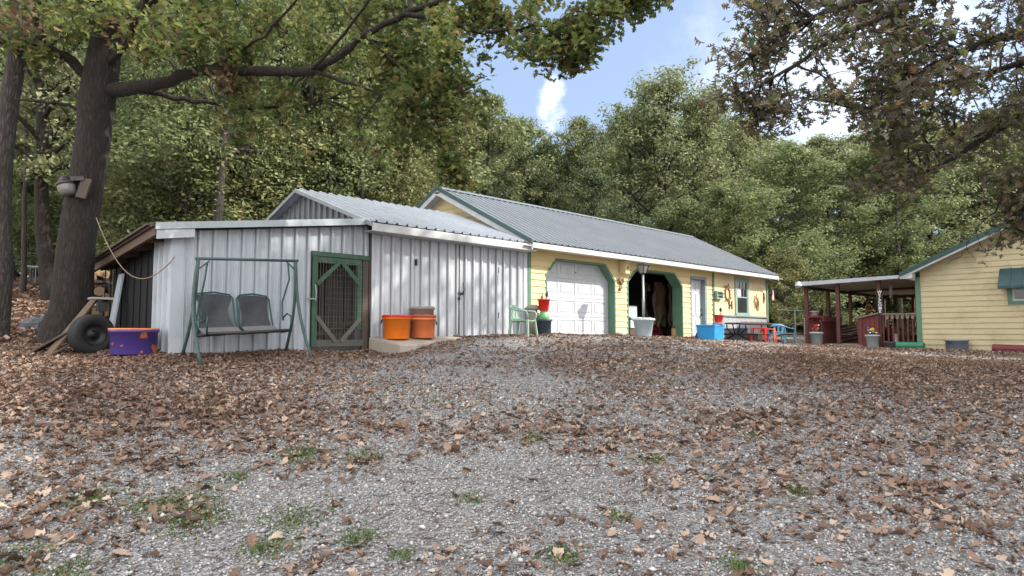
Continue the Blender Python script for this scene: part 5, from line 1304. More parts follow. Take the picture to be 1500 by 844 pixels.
NAMEOF = {'pole_thick': 'tall_trunk_tree', 'pole_dark': 'tall_trunk_tree', 'tall_d': 'dark_tree', 'under': 'understory_tree', 'under_y': 'understory_tree', 'pole': 'tall_trunk_tree', 'pole_d': 'tall_trunk_tree', 'airy': 'airy_oak_tree', 'round': 'rounded_tree'}
def tree_at(X, Y, key, H, label, group=None, rot=None, wide=1.):
    tm, cm, h0 = TREE_MESH[key]; s = H/h0; z = gz(X, Y)
    t = thing(NAMEOF.get(key, 'woodland_tree'), label, 'tree', (X, Y, z), group, fr='W')
    t.scale = (s*wide, s*wide, s); t.rotation_euler = (0, 0, random.random()*6.28 if rot is None else rot)
    a = bpy.data.objects.new('trunk', tm); col.objects.link(a); a.parent = t
    b = bpy.data.objects.new('crown', cm); col.objects.link(b); b.parent = t
    return t
def tree_px(px, Y, topy, key, label, group=None, wide=1., rot=None):
    X = pY(px, 490, Y)[0]; top = pY(px, topy, Y)[2]; return tree_at(X, Y, key, top-gz(X, Y), label, group, rot, wide)
random.seed(21)
# front row behind the buildings, each one told apart by its place and look
for px, Y, ty_, key, lab, wd in [
    (640, 30, 110, 'tall_c', 'yellowish tree whose crown rises just behind the garage gable peak', 1.1),
    (712, 33, 128, 'tall_b', 'olive tree with a ragged top left of the small white cloud', 1.0),
    (762, 37, 165, 'tall_a', 'green tree just left of the dip where the small cloud shows', .95),
    (818, 40, 226, 'round', 'low rounded tree filling the dip in the treeline below the cloud', 1.15),
    (862, 35, 150, 'tall_b', 'narrow olive tree on the right edge of the treeline dip', .85),
    (880, 32, 235, 'tall_d', 'short dark green tree above the middle of the garage ridge', .95),
    (925, 38, 145, 'tall_a', 'green tree shouldering the tallest airy oak on its left', .9),
    (985, 36, 108, 'airy', 'tallest airy oak with sky showing through its fan of branches', 1.1),
    (1045, 37, 128, 'airy', 'airy oak right of the tallest one, against the open sky', .95),
    (1105, 39, 150, 'tall_b', 'olive tree partly behind the hanging bronze leaves', 1.),
    (1010, 31, 290, 'round', 'bushy rounded tree low behind the right half of the garage ridge', 1.1),
    (1085, 30.5, 270, 'round', 'broad rounded tree behind the far right end of the garage roof', 1.1),
    (1160, 33, 200, 'tall_a', 'broad green tree standing right past the far garage corner', 1.15),
    (1215, 35, 176, 'tall_b', 'olive tree rising over the left end of the porch roof', 1.1),
    (1262, 38, 185, 'airy', 'airy oak with dark limbs above the middle of the porch roof', 1.1),
    (1320, 34, 180, 'tall_a', 'green tree above the joint of porch roof and house', 1.1),
    (1385, 37, 160, 'airy', 'airy oak with a dark forked trunk over the house gable slope', 1.2),
    (1450, 40, 150, 'tall_b', 'olive tree behind the upper house roof edge', 1.2),
    (1530, 42, 140, 'tall_a', 'green tree at the right border of the photo behind the house', 1.2),
    (1150, 28.5, 372, 'under_y', 'small yellowish tree between the garage corner and the porch', 1.0),
    (1222, 33, 330, 'under', 'leafy sapling seen under the left of the porch roof', 1.3),
    (1290, 36, 320, 'under', 'leafy sapling seen through the porch behind the middle post', 1.4),
    (1190, 30, 345, 'under', 'young bushy tree showing just above the porch floodlight', 1.2),
    (580, 26, 60, 'tall_b', 'olive tree rising over the middle of the white shed roof', 1.),
    (520, 24, 40, 'tall_c', 'yellow-flecked tree over the ridge of the white shed', 1.),
    (600, 24, 225, 'under_y', 'small yellow-green tree just left of the garage gable peak', 1.2),
    (500, 21.5, 205, 'under', 'bright green sapling over the white shed ridge', 1.1),
    (440, 23, 20, 'tall_a', 'green tree right behind the white shed gable', 1.),
    (398, 21, 215, 'under', 'bushy sapling left of the white shed gable', 1.1),
    (309, 17.5, -120, 'pole_thick', 'pale straight tree trunk right behind the lean-to roof', .8),
    (377, 20.5, -60, 'pole_dark', 'dark tree trunk behind the lean-to roof, left of the white shed gable', .6),
    (30, 19, -60, 'pole', 'thin straight trunk between the slim border oak and the big oak', .7),
    (245, 20, -60, 'pole', 'thin trunk standing above the left corner of the lean-to', .7),
    (475, 21, -40, 'pole', 'thin pale trunk over the apex of the white shed gable', .8),
    (530, 22, -30, 'pole_thick', 'curved-looking pale trunk over the middle of the white shed ridge', .6),
    (350, 20, 190, 'under_y', 'yellowish sapling behind the middle of the lean-to roof', 1.2),
    (270, 19, 180, 'under', 'leafy sapling behind the left end of the lean-to roof', 1.3),
    (225, 21, 205, 'under', 'leafy sapling right of the oak trunk above the lean-to corner', 1.2),
    (350, 24, 0, 'tall_a', 'tall green tree in the wood over the middle of the lean-to', 1.),
    (210, 23, 10, 'pole', 'tall trunk just right of the big oak', 1.),
    (76, 17.5, -120, 'pole_dark', 'thick grey trunk directly behind the big oak to its left', .95),
    (55, 26, 190, 'under', 'low leafy tree above the pale fence panel', 1.3),
    (20, 24, 215, 'under', 'low leafy tree behind the slim trunk at the left border', 1.2),
    (130, 25, 215, 'under', 'low leafy tree hidden behind the big oak trunk', 1.2),
    (-20, 21, 150, 'tall_a', 'green tree at the left border of the photo', 1.),
    (170, 19.5, 240, 'under_y', 'low yellowish tree showing right of the oak trunk', .9)]:
    tree_px(px, Y, ty_, key, lab, None, wd)
# deeper wood
random.seed(33)
def prof(px):
    P_ = [(-200, -60), (560, -10), (640, 120), (700, 150), (760, 175), (815, 232), (850, 195), (930, 150), (1040, 150), (1150, 178), (1250, 195), (1400, 185), (1700, 150)]
    for (a, b), (c_, d_) in zip(P_, P_[1:]):
        if a <= px <= c_: return b+(d_-b)*(px-a)/(c_-a)
    return 150
for Y, n_, keys, gname, lab in [(30, 11, ['pole', 'pole_d', 'tall_a', 'under'], 'trees deeper in the left wood', 'slim woodland tree deep in the shaded wood beyond the lean-to'),
                          (37, 10, ['pole', 'tall_b', 'tall_d', 'pole_d'], 'trees deeper in the left wood', 'slim woodland tree deep in the shaded wood beyond the lean-to')]:
    for i in range(n_):
        px = -120+(i+random.uniform(.1, .9))*720/n_; tree_px(px, Y+random.uniform(-2.5, 2.5), random.uniform(-60, 60), random.choice(keys), lab, gname, 1.05)
for Y, n_ in ((45, 11), (54, 10)):
    for i in range(n_):
        px = 600+(i+random.uniform(.1, .9))*980/n_; tree_px(px, Y+random.uniform(-2, 2), prof(px)+random.uniform(12, 45), random.choice(['tall_a', 'tall_b', 'round', 'tall_d', 'tall_b']), 'distant tree in the rear rows of the wood behind garage and house', 'trees in the rear rows behind garage and house', 1.25)
for i in range(14):
    px = -100+i*52+random.uniform(-15, 15); tree_px(px, 45+random.uniform(-3, 3), random.uniform(60, 200), random.choice(['tall_d', 'round', 'tall_b']), 'slim woodland tree deep in the shaded wood beyond the lean-to', 'trees deeper in the left wood', 1.2)
# low undergrowth: dark shrubs that close the view between the trunks
und_t, und_V, und_F = build_tree(seed=77, H=2.6, Rc=1.9, base=.2, nl=5200, leaf=.17, ncl=(18, 22), trunk_r=.03, clr=.55)
us = []; 
random.seed(5); VV = []; FF = []; off = 0
spots = [(random.uniform(-120, 640), random.uniform(33, 48)) for _ in range(26)]+[(random.uniform(1120, 1500), random.uniform(36, 46)) for _ in range(20)]
for px, Y in spots:
    X = pY(px, 490, Y)[0]; s = random.uniform(.8, 1.5); a = random.random()*6.28
    M = np.array([[cos(a)*s*1.3, -sin(a)*s*1.3, 0], [sin(a)*s*1.3, cos(a)*s*1.3, 0], [0, 0, s]])
    VV.append(und_V@M.T+np.array([X, Y, gz(X, Y)])); FF.append(und_F+off); off += len(und_V)
o = bpy.data.objects.new('undergrowth', np_mesh('undergrowth', np.concatenate(VV), np.concatenate(FF), lf_dark)); col.objects.link(o)
meta(o, 'dark continuous undergrowth on the floor of the wood', 'undergrowth', None, 'stuff')
VEG_SHADE = [(12.5, 6.5, 'tall_a', 13.5, 'big shade tree beyond the right edge of the gravel yard'), (13.5, 1.5, 'round', 13, 'second shade tree right of the camera'), (17.5, 5, 'tall_a', 16, 'tall shade tree beyond the first on the right'),
    (15.5, 8.9, 'tall_b', 17, 'far olive shade tree beyond the right edge of the yard'), (13, -3.5, 'tall_a', 14, 'shade tree behind and right of the camera')]
for X, Y, key, H_, lab in VEG_SHADE: tree_at(X, Y, key, H_, lab, None, None, 1.25)

# ------------------------------------------------------------------ the near oak (left) and the bronze-leaved oak (right)
def bark_tube(P, R_, seed, ns=56, step=.05):
    P = [Vector(p) for p in P]; q = []; rr_ = []
    for i in range(len(P)-1):
        p0, p1, p2, p3 = P[max(0, i-1)], P[i], P[i+1], P[min(len(P)-1, i+2)]; m = max(2, int((p2-p1).length/step))
        for k in range(m):
            u = k/m; q.append(.5*((2*p1)+(p2-p0)*u+(2*p0-5*p1+4*p2-p3)*u*u+(3*p1-p0-3*p2+p3)*u**3)); rr_.append(R_[i]+(R_[i+1]-R_[i])*u)
    q.append(P[-1]); rr_.append(R_[-1]); mb = MB(); mb.tube(q, rr_, ns, False)
    V = np.array(mb.v); C = np.repeat(np.array([list(p) for p in q]), ns, 0); L_ = np.repeat(np.arange(len(q))*step, ns); A_ = np.tile(np.arange(ns)/ns, len(q))
    # ridges wrap round: blend two noise sheets so that the seam closes
    def sheet(fa, fl, sd_):
        a = vnoise(A_*fa, L_*fl, sd_); b = vnoise((A_-1)*fa+fa*2, L_*fl, sd_+1); return a*(1-A_**6)+b*A_**6
    wob = sheet(22, 2.6, seed)*.055+sheet(9, .9, seed+3)*.05+sheet(40, 7, seed+7)*.02-.06
    z = L_; fl = np.exp(-z/.2)*.10*(np.abs(np.sin(A_*2*pi*2.5+seed)))
    k = 1+wob+fl; mb.v = [tuple(p) for p in C+(V-C)*k[:, None]]; return mb
def near_tree(name, label, base, trunk_pts, trunk_r, limbs, blobs, leafsets, bark_m, twig_r=.012, extra_tubes=(), leaf_sz=.135, seed=1, Tm=T_OAK):
    random.seed(seed); rg_ = np.random.default_rng(seed)
    t = thing(name, label, 'tree', base, None, fr='W')
    tr = bark_tube(trunk_pts, trunk_r, seed)
    part('trunk', tr, bark_m, t, smooth=True)
    sk = []
    for pts, r0, r1 in limbs:
        pts = [Vector(p) for p in pts]
        # smooth by catmull subdivision
        q = []
        for i in range(len(pts)-1):
            p0, p1, p2, p3 = pts[max(0, i-1)], pts[i], pts[i+1], pts[min(len(pts)-1, i+2)]
            for k in range(4):
                u = k/4; q.append(.5*((2*p1)+(p2-p0)*u+(2*p0-5*p1+4*p2-p3)*u*u+(3*p1-p0-3*p2+p3)*u**3))
        q.append(pts[-1]); m = len(q)
        q = [p+Vector((random.uniform(-1, 1), random.uniform(-1, 1), random.uniform(-1, 1)))*.02 for p in q]
        rs = [(r0+(r1-r0)*(i/(m-1))**.8)*random.uniform(.92, 1.08) for i in range(m)]
        part('limb', MB().tube(q, rs, 10, False), bark_m, t, smooth=True)
        sk += [(p, r) for p, r in zip(q, rs)]
    S = np.array([list(p) for p, r in sk])
    tw = MB(); LP = []; LN = []
    for (c, rad, cnt) in blobs:
        c = Vector(c); dd = np.linalg.norm(S-np.array(c), axis=1)+rg_.random(len(S))*.5; j = int(dd.argmin()); p0 = Vector(S[j]); L_ = (c-p0).length
        mid = p0.lerp(c, .5)+Vector((random.uniform(-1, 1), random.uniform(-1, 1), random.uniform(0, 1)))*L_*.13
        n_ = 6; main = [p0.lerp(mid, i/n_*2) if i <= n_/2 else mid.lerp(c, i/n_*2-1) for i in range(n_+1)]
        main = [p+Vector((random.uniform(-1, 1), random.uniform(-1, 1), random.uniform(-1, 1)))*.03 for p in main]; main[0] = p0
        r_ = min(.035, twig_r*(.7+.6*L_)); tw.tube(main, [r_*(1-.75*i/n_) for i in range(n_+1)], 5, False)
        ends = []
        for k in range(5):
            d = Vector((random.uniform(-1, 1), random.uniform(-1, 1), random.uniform(-.9, .5))).normalized(); st = main[random.randint(3, n_)]
            e = branch_pts(st, d, rad*random.uniform(.6, 1.1), 3, -.08, .25); tw.tube(e, [.007, .005, .004, .003], 3, False); ends += e[1:]+[e[-1]]
        ends += main[4:]
        E = np.array([list(e) for e in ends]); idx = rg_.integers(0, len(E), cnt)
        P = E[idx]+rg_.normal(0, rad*.20, (cnt, 3)); LP.append(P)
        LN.append(rg_.normal(0, .55, (cnt, 3))+np.array([0, 0, .9]))
    part('twigs', tw, bark_m, t)
    P = np.concatenate(LP); N_ = np.concatenate(LN); which = rg_.random(len(P)); a0_ = 0
    org = np.array(base)
    for nm, frac, m_, ts in leafsets:
        sel = (which >= a0_) & (which < a0_+frac); a0_ += frac
        n_ = sel.sum(); V, Fc = scatter(P[sel]-org, N_[sel], rg_.random(n_)*6.28, leaf_sz*rg_.uniform(.65, 1.2, n_), Tm, curl=rg_.uniform(-.6, .9, n_), bend=rg_.uniform(-.9, .6, n_))
        o = bpy.data.objects.new(nm, np_mesh(nm, V, Fc, m_)); col.objects.link(o); o.parent = t
    return t
W = lambda px, py, Y: Vector(pY(px, py, Y))
Yo = 11.3
tbx, tby = W(94, 480, Yo).x, Yo; tbz = gz(tbx, tby)
tp = [Vector((tbx-.05, Yo, tbz-.25)), Vector((tbx-.03, Yo, tbz+.02)), W(97, 472, Yo), W(104, 448, Yo), W(112, 360, Yo), W(126, 270, Yo), W(134, 225, Yo), W(139, 180, Yo), W(142, 150, Yo), W(152, 85, Yo), W(158, 40, Yo), W(166, -60, Yo+.3), W(175, -200, Yo+.6), W(180, -380, Yo+.8)]
tr_ = [.36, .345, .32, .305, .275, .262, .262, .255, .28, .25, .23, .17, .11, .04]
limbs = [
 ([W(150, 135, Yo), W(200, 128, 11.1), (W(240, 122, 11)), W(290, 104, 10.9), W(350, 103, 10.8), W(450, 104, 10.7), W(495, 82, 10.6), W(532, 52, 10.5), W(600, 18, 10.3), W(690, -15, 10.1), W(800, -50, 10)], .125, .03),
 ([W(190, 128, 11.1), W(240, 140, 11.3), W(300, 150, 11.6), W(380, 160, 11.9), W(470, 150, 12.2)], .06, .02),
 ([W(590, 22, 10.3), W(640, 28, 10.2), W(700, 46, 10.1), W(780, 40, 10), W(860, 20, 9.9), W(930, -5, 9.8)], .045, .012),
 ([W(535, 52, 10.5), W(570, 85, 10.5), W(612, 132, 10.4), W(645, 190, 10.3), W(662, 255, 10.2)], .03, .008),
 ([W(450, 104, 10.7), W(500, 118, 10.6), W(560, 140, 10.5), W(600, 168, 10.4)], .035, .01),
 ([W(146, 132, Yo), W(120, 105, Yo), W(95, 82, Yo), W(50, 66, 11.1), W(-20, 58, 11)], .11, .06),
 ([W(128, 165, Yo), W(90, 152, 11.2), W(55, 150, 11.1), W(20, 146, 11)], .035, .012),
 ([W(160, 60, Yo), W(215, 5, 11), W(300, -70, 10.5), W(400, -150, 10)], .13, .04),
 ([W(158, 60, Yo), W(130, -20, 11), W(80, -100, 10.6)], .12, .04),
 ([W(300, 105, 10.9), W(345, 80, 10.6), W(400, 40, 10.2), W(440, -10, 9.9)], .04, .015),
 ([W(460, 100, 10.6), W(520, 30, 9.6), W(560, -30, 9)], .03, .012),
 ([W(160, 95, Yo), W(185, 60, 10.4), W(210, 10, 9.6), W(230, -60, 9)], .07, .03),
]
random.seed(12); bl = []
def blobs_px(n_, x0, x1, y0, y1, Y0, Y1, rad, cnt, f=None):
    k = 0; tries = 0
    while k < n_ and tries < n_*40:
        tries += 1
        x, y = random.uniform(x0, x1), random.uniform(y0, y1)
        if f and not f(x, y): continue
        bl.append((W(x, y, random.uniform(Y0, Y1)), rad*random.uniform(.75, 1.25), int(cnt*random.uniform(.6, 1.3)))); k += 1
low = lambda x, y: y < (60 if x < 160 else 60+(x-160)*.55 if x < 480 else 240-(max(0, x-640))*.62)
blobs_px(32, 600, 900, -40, 125, 9.4, 11, .42, 120, lambda x, y: y < 128-(x-650)*.12-max(0, x-840)*.9)
blobs_px(16, 880, 965, -40, 30, 9.4, 10.4, .3, 60, lambda x, y: y < 25-(x-880)*.1)
blobs_px(9, 790, 880, 60, 118, 9.6, 10.4, .32, 100, lambda x, y: y < 112-abs(x-825)*.8)
blobs_px(26, 480, 640, -40, 150, 10.4, 12.5, .45, 100, low)
blobs_px(15, 560, 680, 110, 225, 9.8, 10.8, .42, 70)
blobs_px(6, 645, 680, 200, 268, 10, 10.4, .22, 50)
blobs_px(26, 200, 480, -60, 80, 10.2, 13, .5, 120, low)
blobs_px(20, 330, 600, 100, 215, 10.8, 12.8, .42, 70)
blobs_px(12, -40, 240, -60, 40, 9, 12, .5, 110)
blobs_px(6, 0, 110, 30, 110, 10.4, 11.6, .35, 70)
for px, py, Y, r_, c_ in ((655, 235, 10.2, .25, 60), (668, 252, 10.2, .2, 50), (662, 270, 10.2, .16, 40), (678, 262, 10.2, .15, 34), (690, 275, 10.2, .1, 16), (648, 215, 10.2, .25, 60), (634, 190, 10.3, .3, 70)): bl.append((W(px, py, Y), r_, c_))
nb_ = len(bl)
# crown above the picture, casting the shade on the left
random.seed(14)
for k in range(26):
    a, r = random.random()*6.28, 4.6*sqrt(random.random()); bl.append((Vector((tbx+1.5+r*cos(a)*1.3, Yo-.8+r*sin(a), 6.2+random.random()*3.2)), .7, 120))
big = near_tree('oak_tree', 'large dark-barked oak with a long limb reaching over the shed, carrying the security light', (tbx, tby, tbz), tp, tr_, limbs, bl, [('leaves', .95, lf_oak, T_OAK), ('brown_leaves', .051, lf_brown, T_OAK)], oak_bark, seed=4, leaf_sz=.125)
# brown dead clump on the limb
rg_ = np.random.default_rng(8)
for (px, py, Y, r_, cnt) in ((338, 120, 10.75, .28, 90), (205, 45, 10.2, .55, 60), (15, 28, 10.0, .35, 50)):
    c = np.array(W(px, py, Y)); P = c+rg_.normal(0, r_*.5, (cnt, 3))*np.array([1.3, .8, .7])
    V, Fc = scatter(P-np.array([tbx, tby, tbz]), rg_.normal(0, 1, (cnt, 3)), rg_.random(cnt)*6.28, .14*rg_.uniform(.6, 1.2, cnt), T_OAK, curl=rg_.uniform(-1, 1.5, cnt), bend=rg_.uniform(-1, 1, cnt))
    o = bpy.data.objects.new('brown_leaves', np_mesh('brown_leaves', V, Fc, lf_brown)); col.objects.link(o); o.parent = big
# slim trunk at the left border
Yl = 11.2; lx = W(0, 480, Yl).x; lz = gz(lx, Yl)
tpl = [Vector((lx-.05, Yl, lz-.2)), Vector((lx-.05, Yl, lz+.1)), W(2, 400, Yl), W(2, 320, Yl), W(4, 240, Yl), W(14, 150, Yl), W(28, 60, Yl), W(36, -60, Yl), W(40, -300, Yl)]
random.seed(6); bl2 = [(Vector((lx+random.uniform(-2.5, 1.2), Yl+random.uniform(-1.5, 1.5), random.uniform(5.6, 9))), .6, 110) for _ in range(26)]
near_tree('slim_oak_tree', 'slim rough-barked tree leaning at the left border beside the big oak', (lx, Yl, lz), tpl, [.21, .18, .155, .14, .14, .14, .13, .12, .05], [([W(36, -60, Yl), W(-20, -140, Yl), W(-120, -220, Yl)], .08, .03), ([W(36, -60, Yl), W(80, -140, Yl), W(120, -260, Yl)], .08, .03)], bl2, [('leaves', 1.01, lf_oak, T_OAK)], grey_bark, seed=9)
# bronze oak at right
bxR, byR = 10.6, 8.6; bzR = gz(bxR, byR)
tpr = [Vector((bxR, byR, bzR-.3)), Vector((bxR, byR, bzR+.2)), Vector((bxR-.1, byR, 1.5)), Vector((bxR-.2, byR+.1, 3.5)), Vector((bxR-.2, byR, 6)), Vector((bxR, byR, 9)), Vector((bxR+.1, byR, 12))]
limR = [([Vector((bxR-.2, byR, 4.6)), W(1560, 40, 8.8), W(1450, 60, 8.8), W(1360, 100, 8.7), W(1270, 160, 8.6)], .09, .012),
        ([Vector((bxR-.2, byR, 6)), W(1500, -80, 8.6), W(1380, -30, 8.4), W(1235, 10, 8.2), W(1160, 42, 8.1), W(1090, 90, 8)], .09, .01),
        ([Vector((bxR-.2, byR, 5.4)), W(1420, -30, 8.3), W(1300, 20, 8.1), W(1215, 60, 8), W(1150, 105, 8), W(1085, 140, 7.9)], .07, .01),
        ([Vector((bxR-.2, byR, 3.6)), W(1540, 150, 9), W(1460, 190, 9.1), W(1380, 240, 9.2), W(1310, 275, 9.3)], .08, .012),
        ([Vector((bxR-.2, byR, 2.8)), W(1560, 250, 9.2), W(1510, 280, 9.3), W(1475, 330, 9.3)], .05, .01),
        ([Vector((bxR, byR, 8)), W(1350, -160, 7.6), W(1200, -120, 7.4), W(1120, -40, 7.3)], .09, .02),
        ([Vector((bxR-.1, byR, 5)), W(1530, 80, 10), W(1430, 110, 10.5), W(1330, 130, 10.8), W(1230, 150, 11)], .07, .012),
        # bare dead spray in front of the house gable
        ([W(1460, 310, 9.3), W(1435, 330, 9.35), W(1418, 352, 9.4), W(1408, 374, 9.4), W(1385, 388, 9.4)], .009, .003),
        ([W(1415, 362, 9.4), W(1424, 376, 9.4), W(1430, 382, 9.4)], .004, .002), ([W(1430, 335, 9.4), W(1438, 362, 9.4), W(1448, 372, 9.4)], .005, .002)]
bl = []; random.seed(17)
def inR(x, y):
    left = 1062 if y < 60 else 1062-(y-60)*.28 if y < 150 else 1040+(y-150)*.9
    bot = 190 if x < 1180 else 165 if x < 1290 else 190+(x-1290)*.55
    if 1150 < x < 1215 and 118 < y < 165: return random.random() < .25
    return x > left and y < bot
blobs_px(84, 1040, 1330, -60, 210, 7.4, 10, .36, 38, inR)
blobs_px(50, 1290, 1540, -60, 130, 7.8, 10.5, .40, 46)
blobs_px(56, 1250, 1540, 120, 330, 8.6, 10.5, .42, 60, inR)
blobs_px(5, 1050, 1130, 150, 205, 7.8, 8.6, .3, 70)
blobs_px(9, 1290, 1350, 180, 285, 8.8, 9.8, .35, 70)
blobs_px(7, 1462, 1520, 300, 362, 9.2, 9.8, .26, 36)
random.seed(18)
for k in range(52):
    a, r = random.random()*6.28, 5.6*sqrt(random.random()); X, Y = bxR+.8+r*cos(a), byR-1.4+r*sin(a)*.85
    z_ = 5.2+random.random()*7
    if Y > .5 and X/max(Y, .1) < .8 and z_/Y < .55: continue
    bl.append((Vector((X, Y, z_)), .8, 110))
near_tree('bronze_oak_tree', 'oak with narrow-lobed bronze leaves hanging in from the upper right border', (bxR, byR, bzR), tpr, [.36, .3, .26, .24, .21, .15, .06], limR, bl, [('leaves', .74, lf_pin, T_PIN), ('green_leaves', .2, lf_oak, T_PIN), ('brown_leaves', .061, lf_brown, T_PIN)], oak_bark, seed=19, leaf_sz=.125, Tm=T_PIN)

# security light on the oak
q = W(96, 268, 10.95); lt = thing('security_light', 'grey dusk-to-dawn security light on a plank bracket on the oak trunk', 'light', tuple(q), fr='W')
h1 = W(112, 258, 10.95)
part('bracket', MB().bar(W(128, 262, 11.0), W(118, 290, 10.95), .16, .04, (0, 1, 0)), dark_wood, lt)
part('arm', MB().bar(W(124, 262, 11), W(104, 262, 10.95), .09, .07), dark_metal, lt)
tl_ = Matrix.Rotation(R(-14), 3, 'Y')
def tilt(mb, c):
    c = Vector(c); mb.v = [tuple(c+tl_@(Vector(p)-c)) for p in mb.v]; return mb
qc = (q.x, q.y, q.z)
part('housing', tilt(MB().lathe(qc, [(0, .11), (.06, .10), (.09, .07), (.10, .02), (.14, 0), (.145, -.04), (.12, -.05)], 20), qc), dark_metal, lt, smooth=True)
part('lens', tilt(MB().lathe(qc, [(.13, -.04), (.125, -.12), (.105, -.20), (0, -.205)], 20), qc), lens, lt, smooth=True)

# ------------------------------------------------------------------ fallen leaves, loose stones, grass
def inside(X, Y):
    """under a building, slab or deck"""
    a, b = X-OX, Y-OY; u = S2*(a+b); v = S2*(b-a)
    return ((u > uL-.0) & (u < u1+.05) & (v > -.03) & (v < 7.5)) | ((u > UH-.02) & (u < UH+9.6) & (v < vp) & (v > vfar)) | ((u > uJ-.05) & (u < uJ+1.9) & (v < 0) & (v > -1.1+.25*(u-uJ)))
def field(n_try, y0, y1, dens, seed, half=.80, pad=.6, pw=1.):
    rg_ = np.random.default_rng(seed); Y = y0+(y1-y0)*rg_.random(n_try)**pw; hw_ = half*Y+pad; X = (rg_.random(n_try)*2-1)*hw_
    keep = rg_.random(n_try) < dens(X, Y)*(hw_/hw_.max()); keep &= ~inside(X, Y); return X[keep], Y[keep], rg_
def lay(X, Y, rg_, sizes, T, tilt_, lift=.012):
    z = gh(X, Y); n_ = len(X); nr_ = rg_.normal(0, tilt_, (n_, 3)); nr_[:, 2] = 1
    return scatter(np.stack([X, Y, z+lift+sizes*.08*rg_.random(n_)], 1), nr_, rg_.random(n_)*6.28, sizes, T, curl=rg_.uniform(-.5, .9, n_), bend=rg_.uniform(-.9, .9, n_))
parts_ = []
X, Y, g_ = field(75000, 2.9, 8.0, lambda x, y: litter(x, y)**1.0*.58, 41); kind_ = g_.integers(0, 3, len(X))
for q_, T_ in enumerate((T_OAK, T_BLUNT, T_TORN)):
    s_ = kind_ == q_; parts_.append(lay(X[s_], Y[s_], g_, (.03+.09*g_.random(s_.sum())**1.8), T_, .38))
X, Y, g_ = field(170000, 8.0, 15, lambda x, y: litter(x, y)**1.2*.40, 42); parts_.append(lay(X, Y, g_, (.03+.055*g_.random(len(X))), T_OAK_S, .5))
off = 0; VV = []; FF = []
for v_, f_ in parts_: VV.append(v_); FF.append(f_+off); off += len(v_)
X, Y, g_ = field(190000, 15, 26, lambda x, y: np.clip(litter(x, y)+.1, 0, 1)*.22, 43, half=.85); v_, f_ = lay(X, Y, g_, g_.uniform(.04, .075, len(X)), T_QUAD, .5); VV.append(v_); FF.append(f_+off); off += len(v_)
X, Y, g_ = field(190000, 2.9, 13, lambda x, y: litter(x, y)**1.1*1., 44); v_, f_ = lay(X, Y, g_, g_.uniform(.015, .05, len(X)), T_QUAD, .6, .006); VV.append(v_); FF.append(f_+off); off += len(v_)
# drift of leaves along the wall bases
rg_ = np.random.default_rng(45); n_ = 5500; u = rg_.uniform(uL-2, u1+.5, n_); v = -.05-np.abs(rg_.normal(0, .38, n_)); X = OX+S2*(u-v); Y = OY+S2*(u+v); kk = ~inside(X, Y); X, Y = X[kk], Y[kk]
v_, f_ = lay(X, Y, rg_, rg_.uniform(.04, .085, len(X)), T_OAK_S, .6, .02); VV.append(v_); FF.append(f_+off); off += len(v_)
n_ = 5000; v = vc-rg_.uniform(-4.5, 6.5, n_); u = UH-.4-np.abs(rg_.normal(0, .8, n_)); X = OX+S2*(u-v); Y = OY+S2*(u+v); v_, f_ = lay(X, Y, rg_, rg_.uniform(.05, .10, n_), T_OAK_S, .6, .02); VV.append(v_); FF.append(f_+off); off += len(v_)
# wooded slope at the left, back
n_ = 26000; Y = rg_.uniform(11, 32, n_); X = -Y*rg_.uniform(.55, .85, n_); v_, f_ = lay(X, Y, rg_, rg_.uniform(.10, .2, n_), T_QUAD, .5, .02); VV.append(v_); FF.append(f_+off); off += len(v_)
o = bpy.data.objects.new('fallen_leaves', np_mesh('fallen_leaves', np.concatenate(VV), np.concatenate(FF), lf_dead)); col.objects.link(o)
meta(o, 'brown fallen oak leaves scattered over the gravel yard', 'leaves', None, 'stuff')
rg_ = np.random.default_rng(71); tw_ = MB()
for k in range(260):
    Y_ = rg_.uniform(3.2, 12); X_ = rg_.uniform(-.8, .8)*Y_; a = rg_.random()*6.28; L_ = rg_.uniform(.06, .28)
    p = [(X_+cos(a)*L_*s_, Y_+sin(a)*L_*s_+rg_.normal(0, .01), 0) for s_ in (0, .5, 1)]; zz = gh([q[0] for q in p], [q[1] for q in p])
    tw_.tube([(q[0], q[1], z_+.012) for q, z_ in zip(p, zz)], [.005, .004, .002], 4)
single('fallen_twigs', tw_, brown_wood, 'thin broken twigs lying among the leaves on the gravel', 'twigs', (0, 0, 0), fr='W', kind='stuff')
# stones
X, Y, g_ = field(210000, 2.9, 9.5, lambda x, y: (1-.75*litter(x, y))*.75, 51, half=.8)
n_ = len(X); oct_ = np.array([(1, 0, 0), (0, 1, 0), (-1, 0, 0), (0, -1, 0), (0, 0, 1), (0, 0, -1)], float)
tri = np.array([(0, 1, 4), (1, 2, 4), (2, 3, 4), (3, 0, 4), (1, 0, 5), (2, 1, 5), (3, 2, 5), (0, 3, 5)])
r_ = np.where(g_.random(n_) < .02, g_.uniform(.014, .026, n_), g_.uniform(.0045, .013, n_))*(1+.03*Y); P = oct_[None]*g_.uniform(.6, 1.25, (n_, 6, 1)); a = g_.random(n_)*6.28; ca, sa = np.cos(a)[:, None], np.sin(a)[:, None]
Q = np.stack([P[:, :, 0]*ca-P[:, :, 1]*sa, P[:, :, 0]*sa+P[:, :, 1]*ca, P[:, :, 2]*.7+P[:, :, 0]*g_.normal(0, .3, (n_, 1))], 2)*r_[:, None, None]
Vs = Q+np.stack([X, Y, gh(X, Y)+r_*.35], 1)[:, None]; Fs = (tri[None]+(np.arange(n_)*6)[:, None, None]).reshape(-1, 3)
o = bpy.data.objects.new('gravel', np_mesh('gravel', Vs.reshape(-1, 3), Fs, grav_m)); col.objects.link(o); meta(o, 'loose pale grey crushed gravel covering the yard', 'gravel', None, 'stuff')
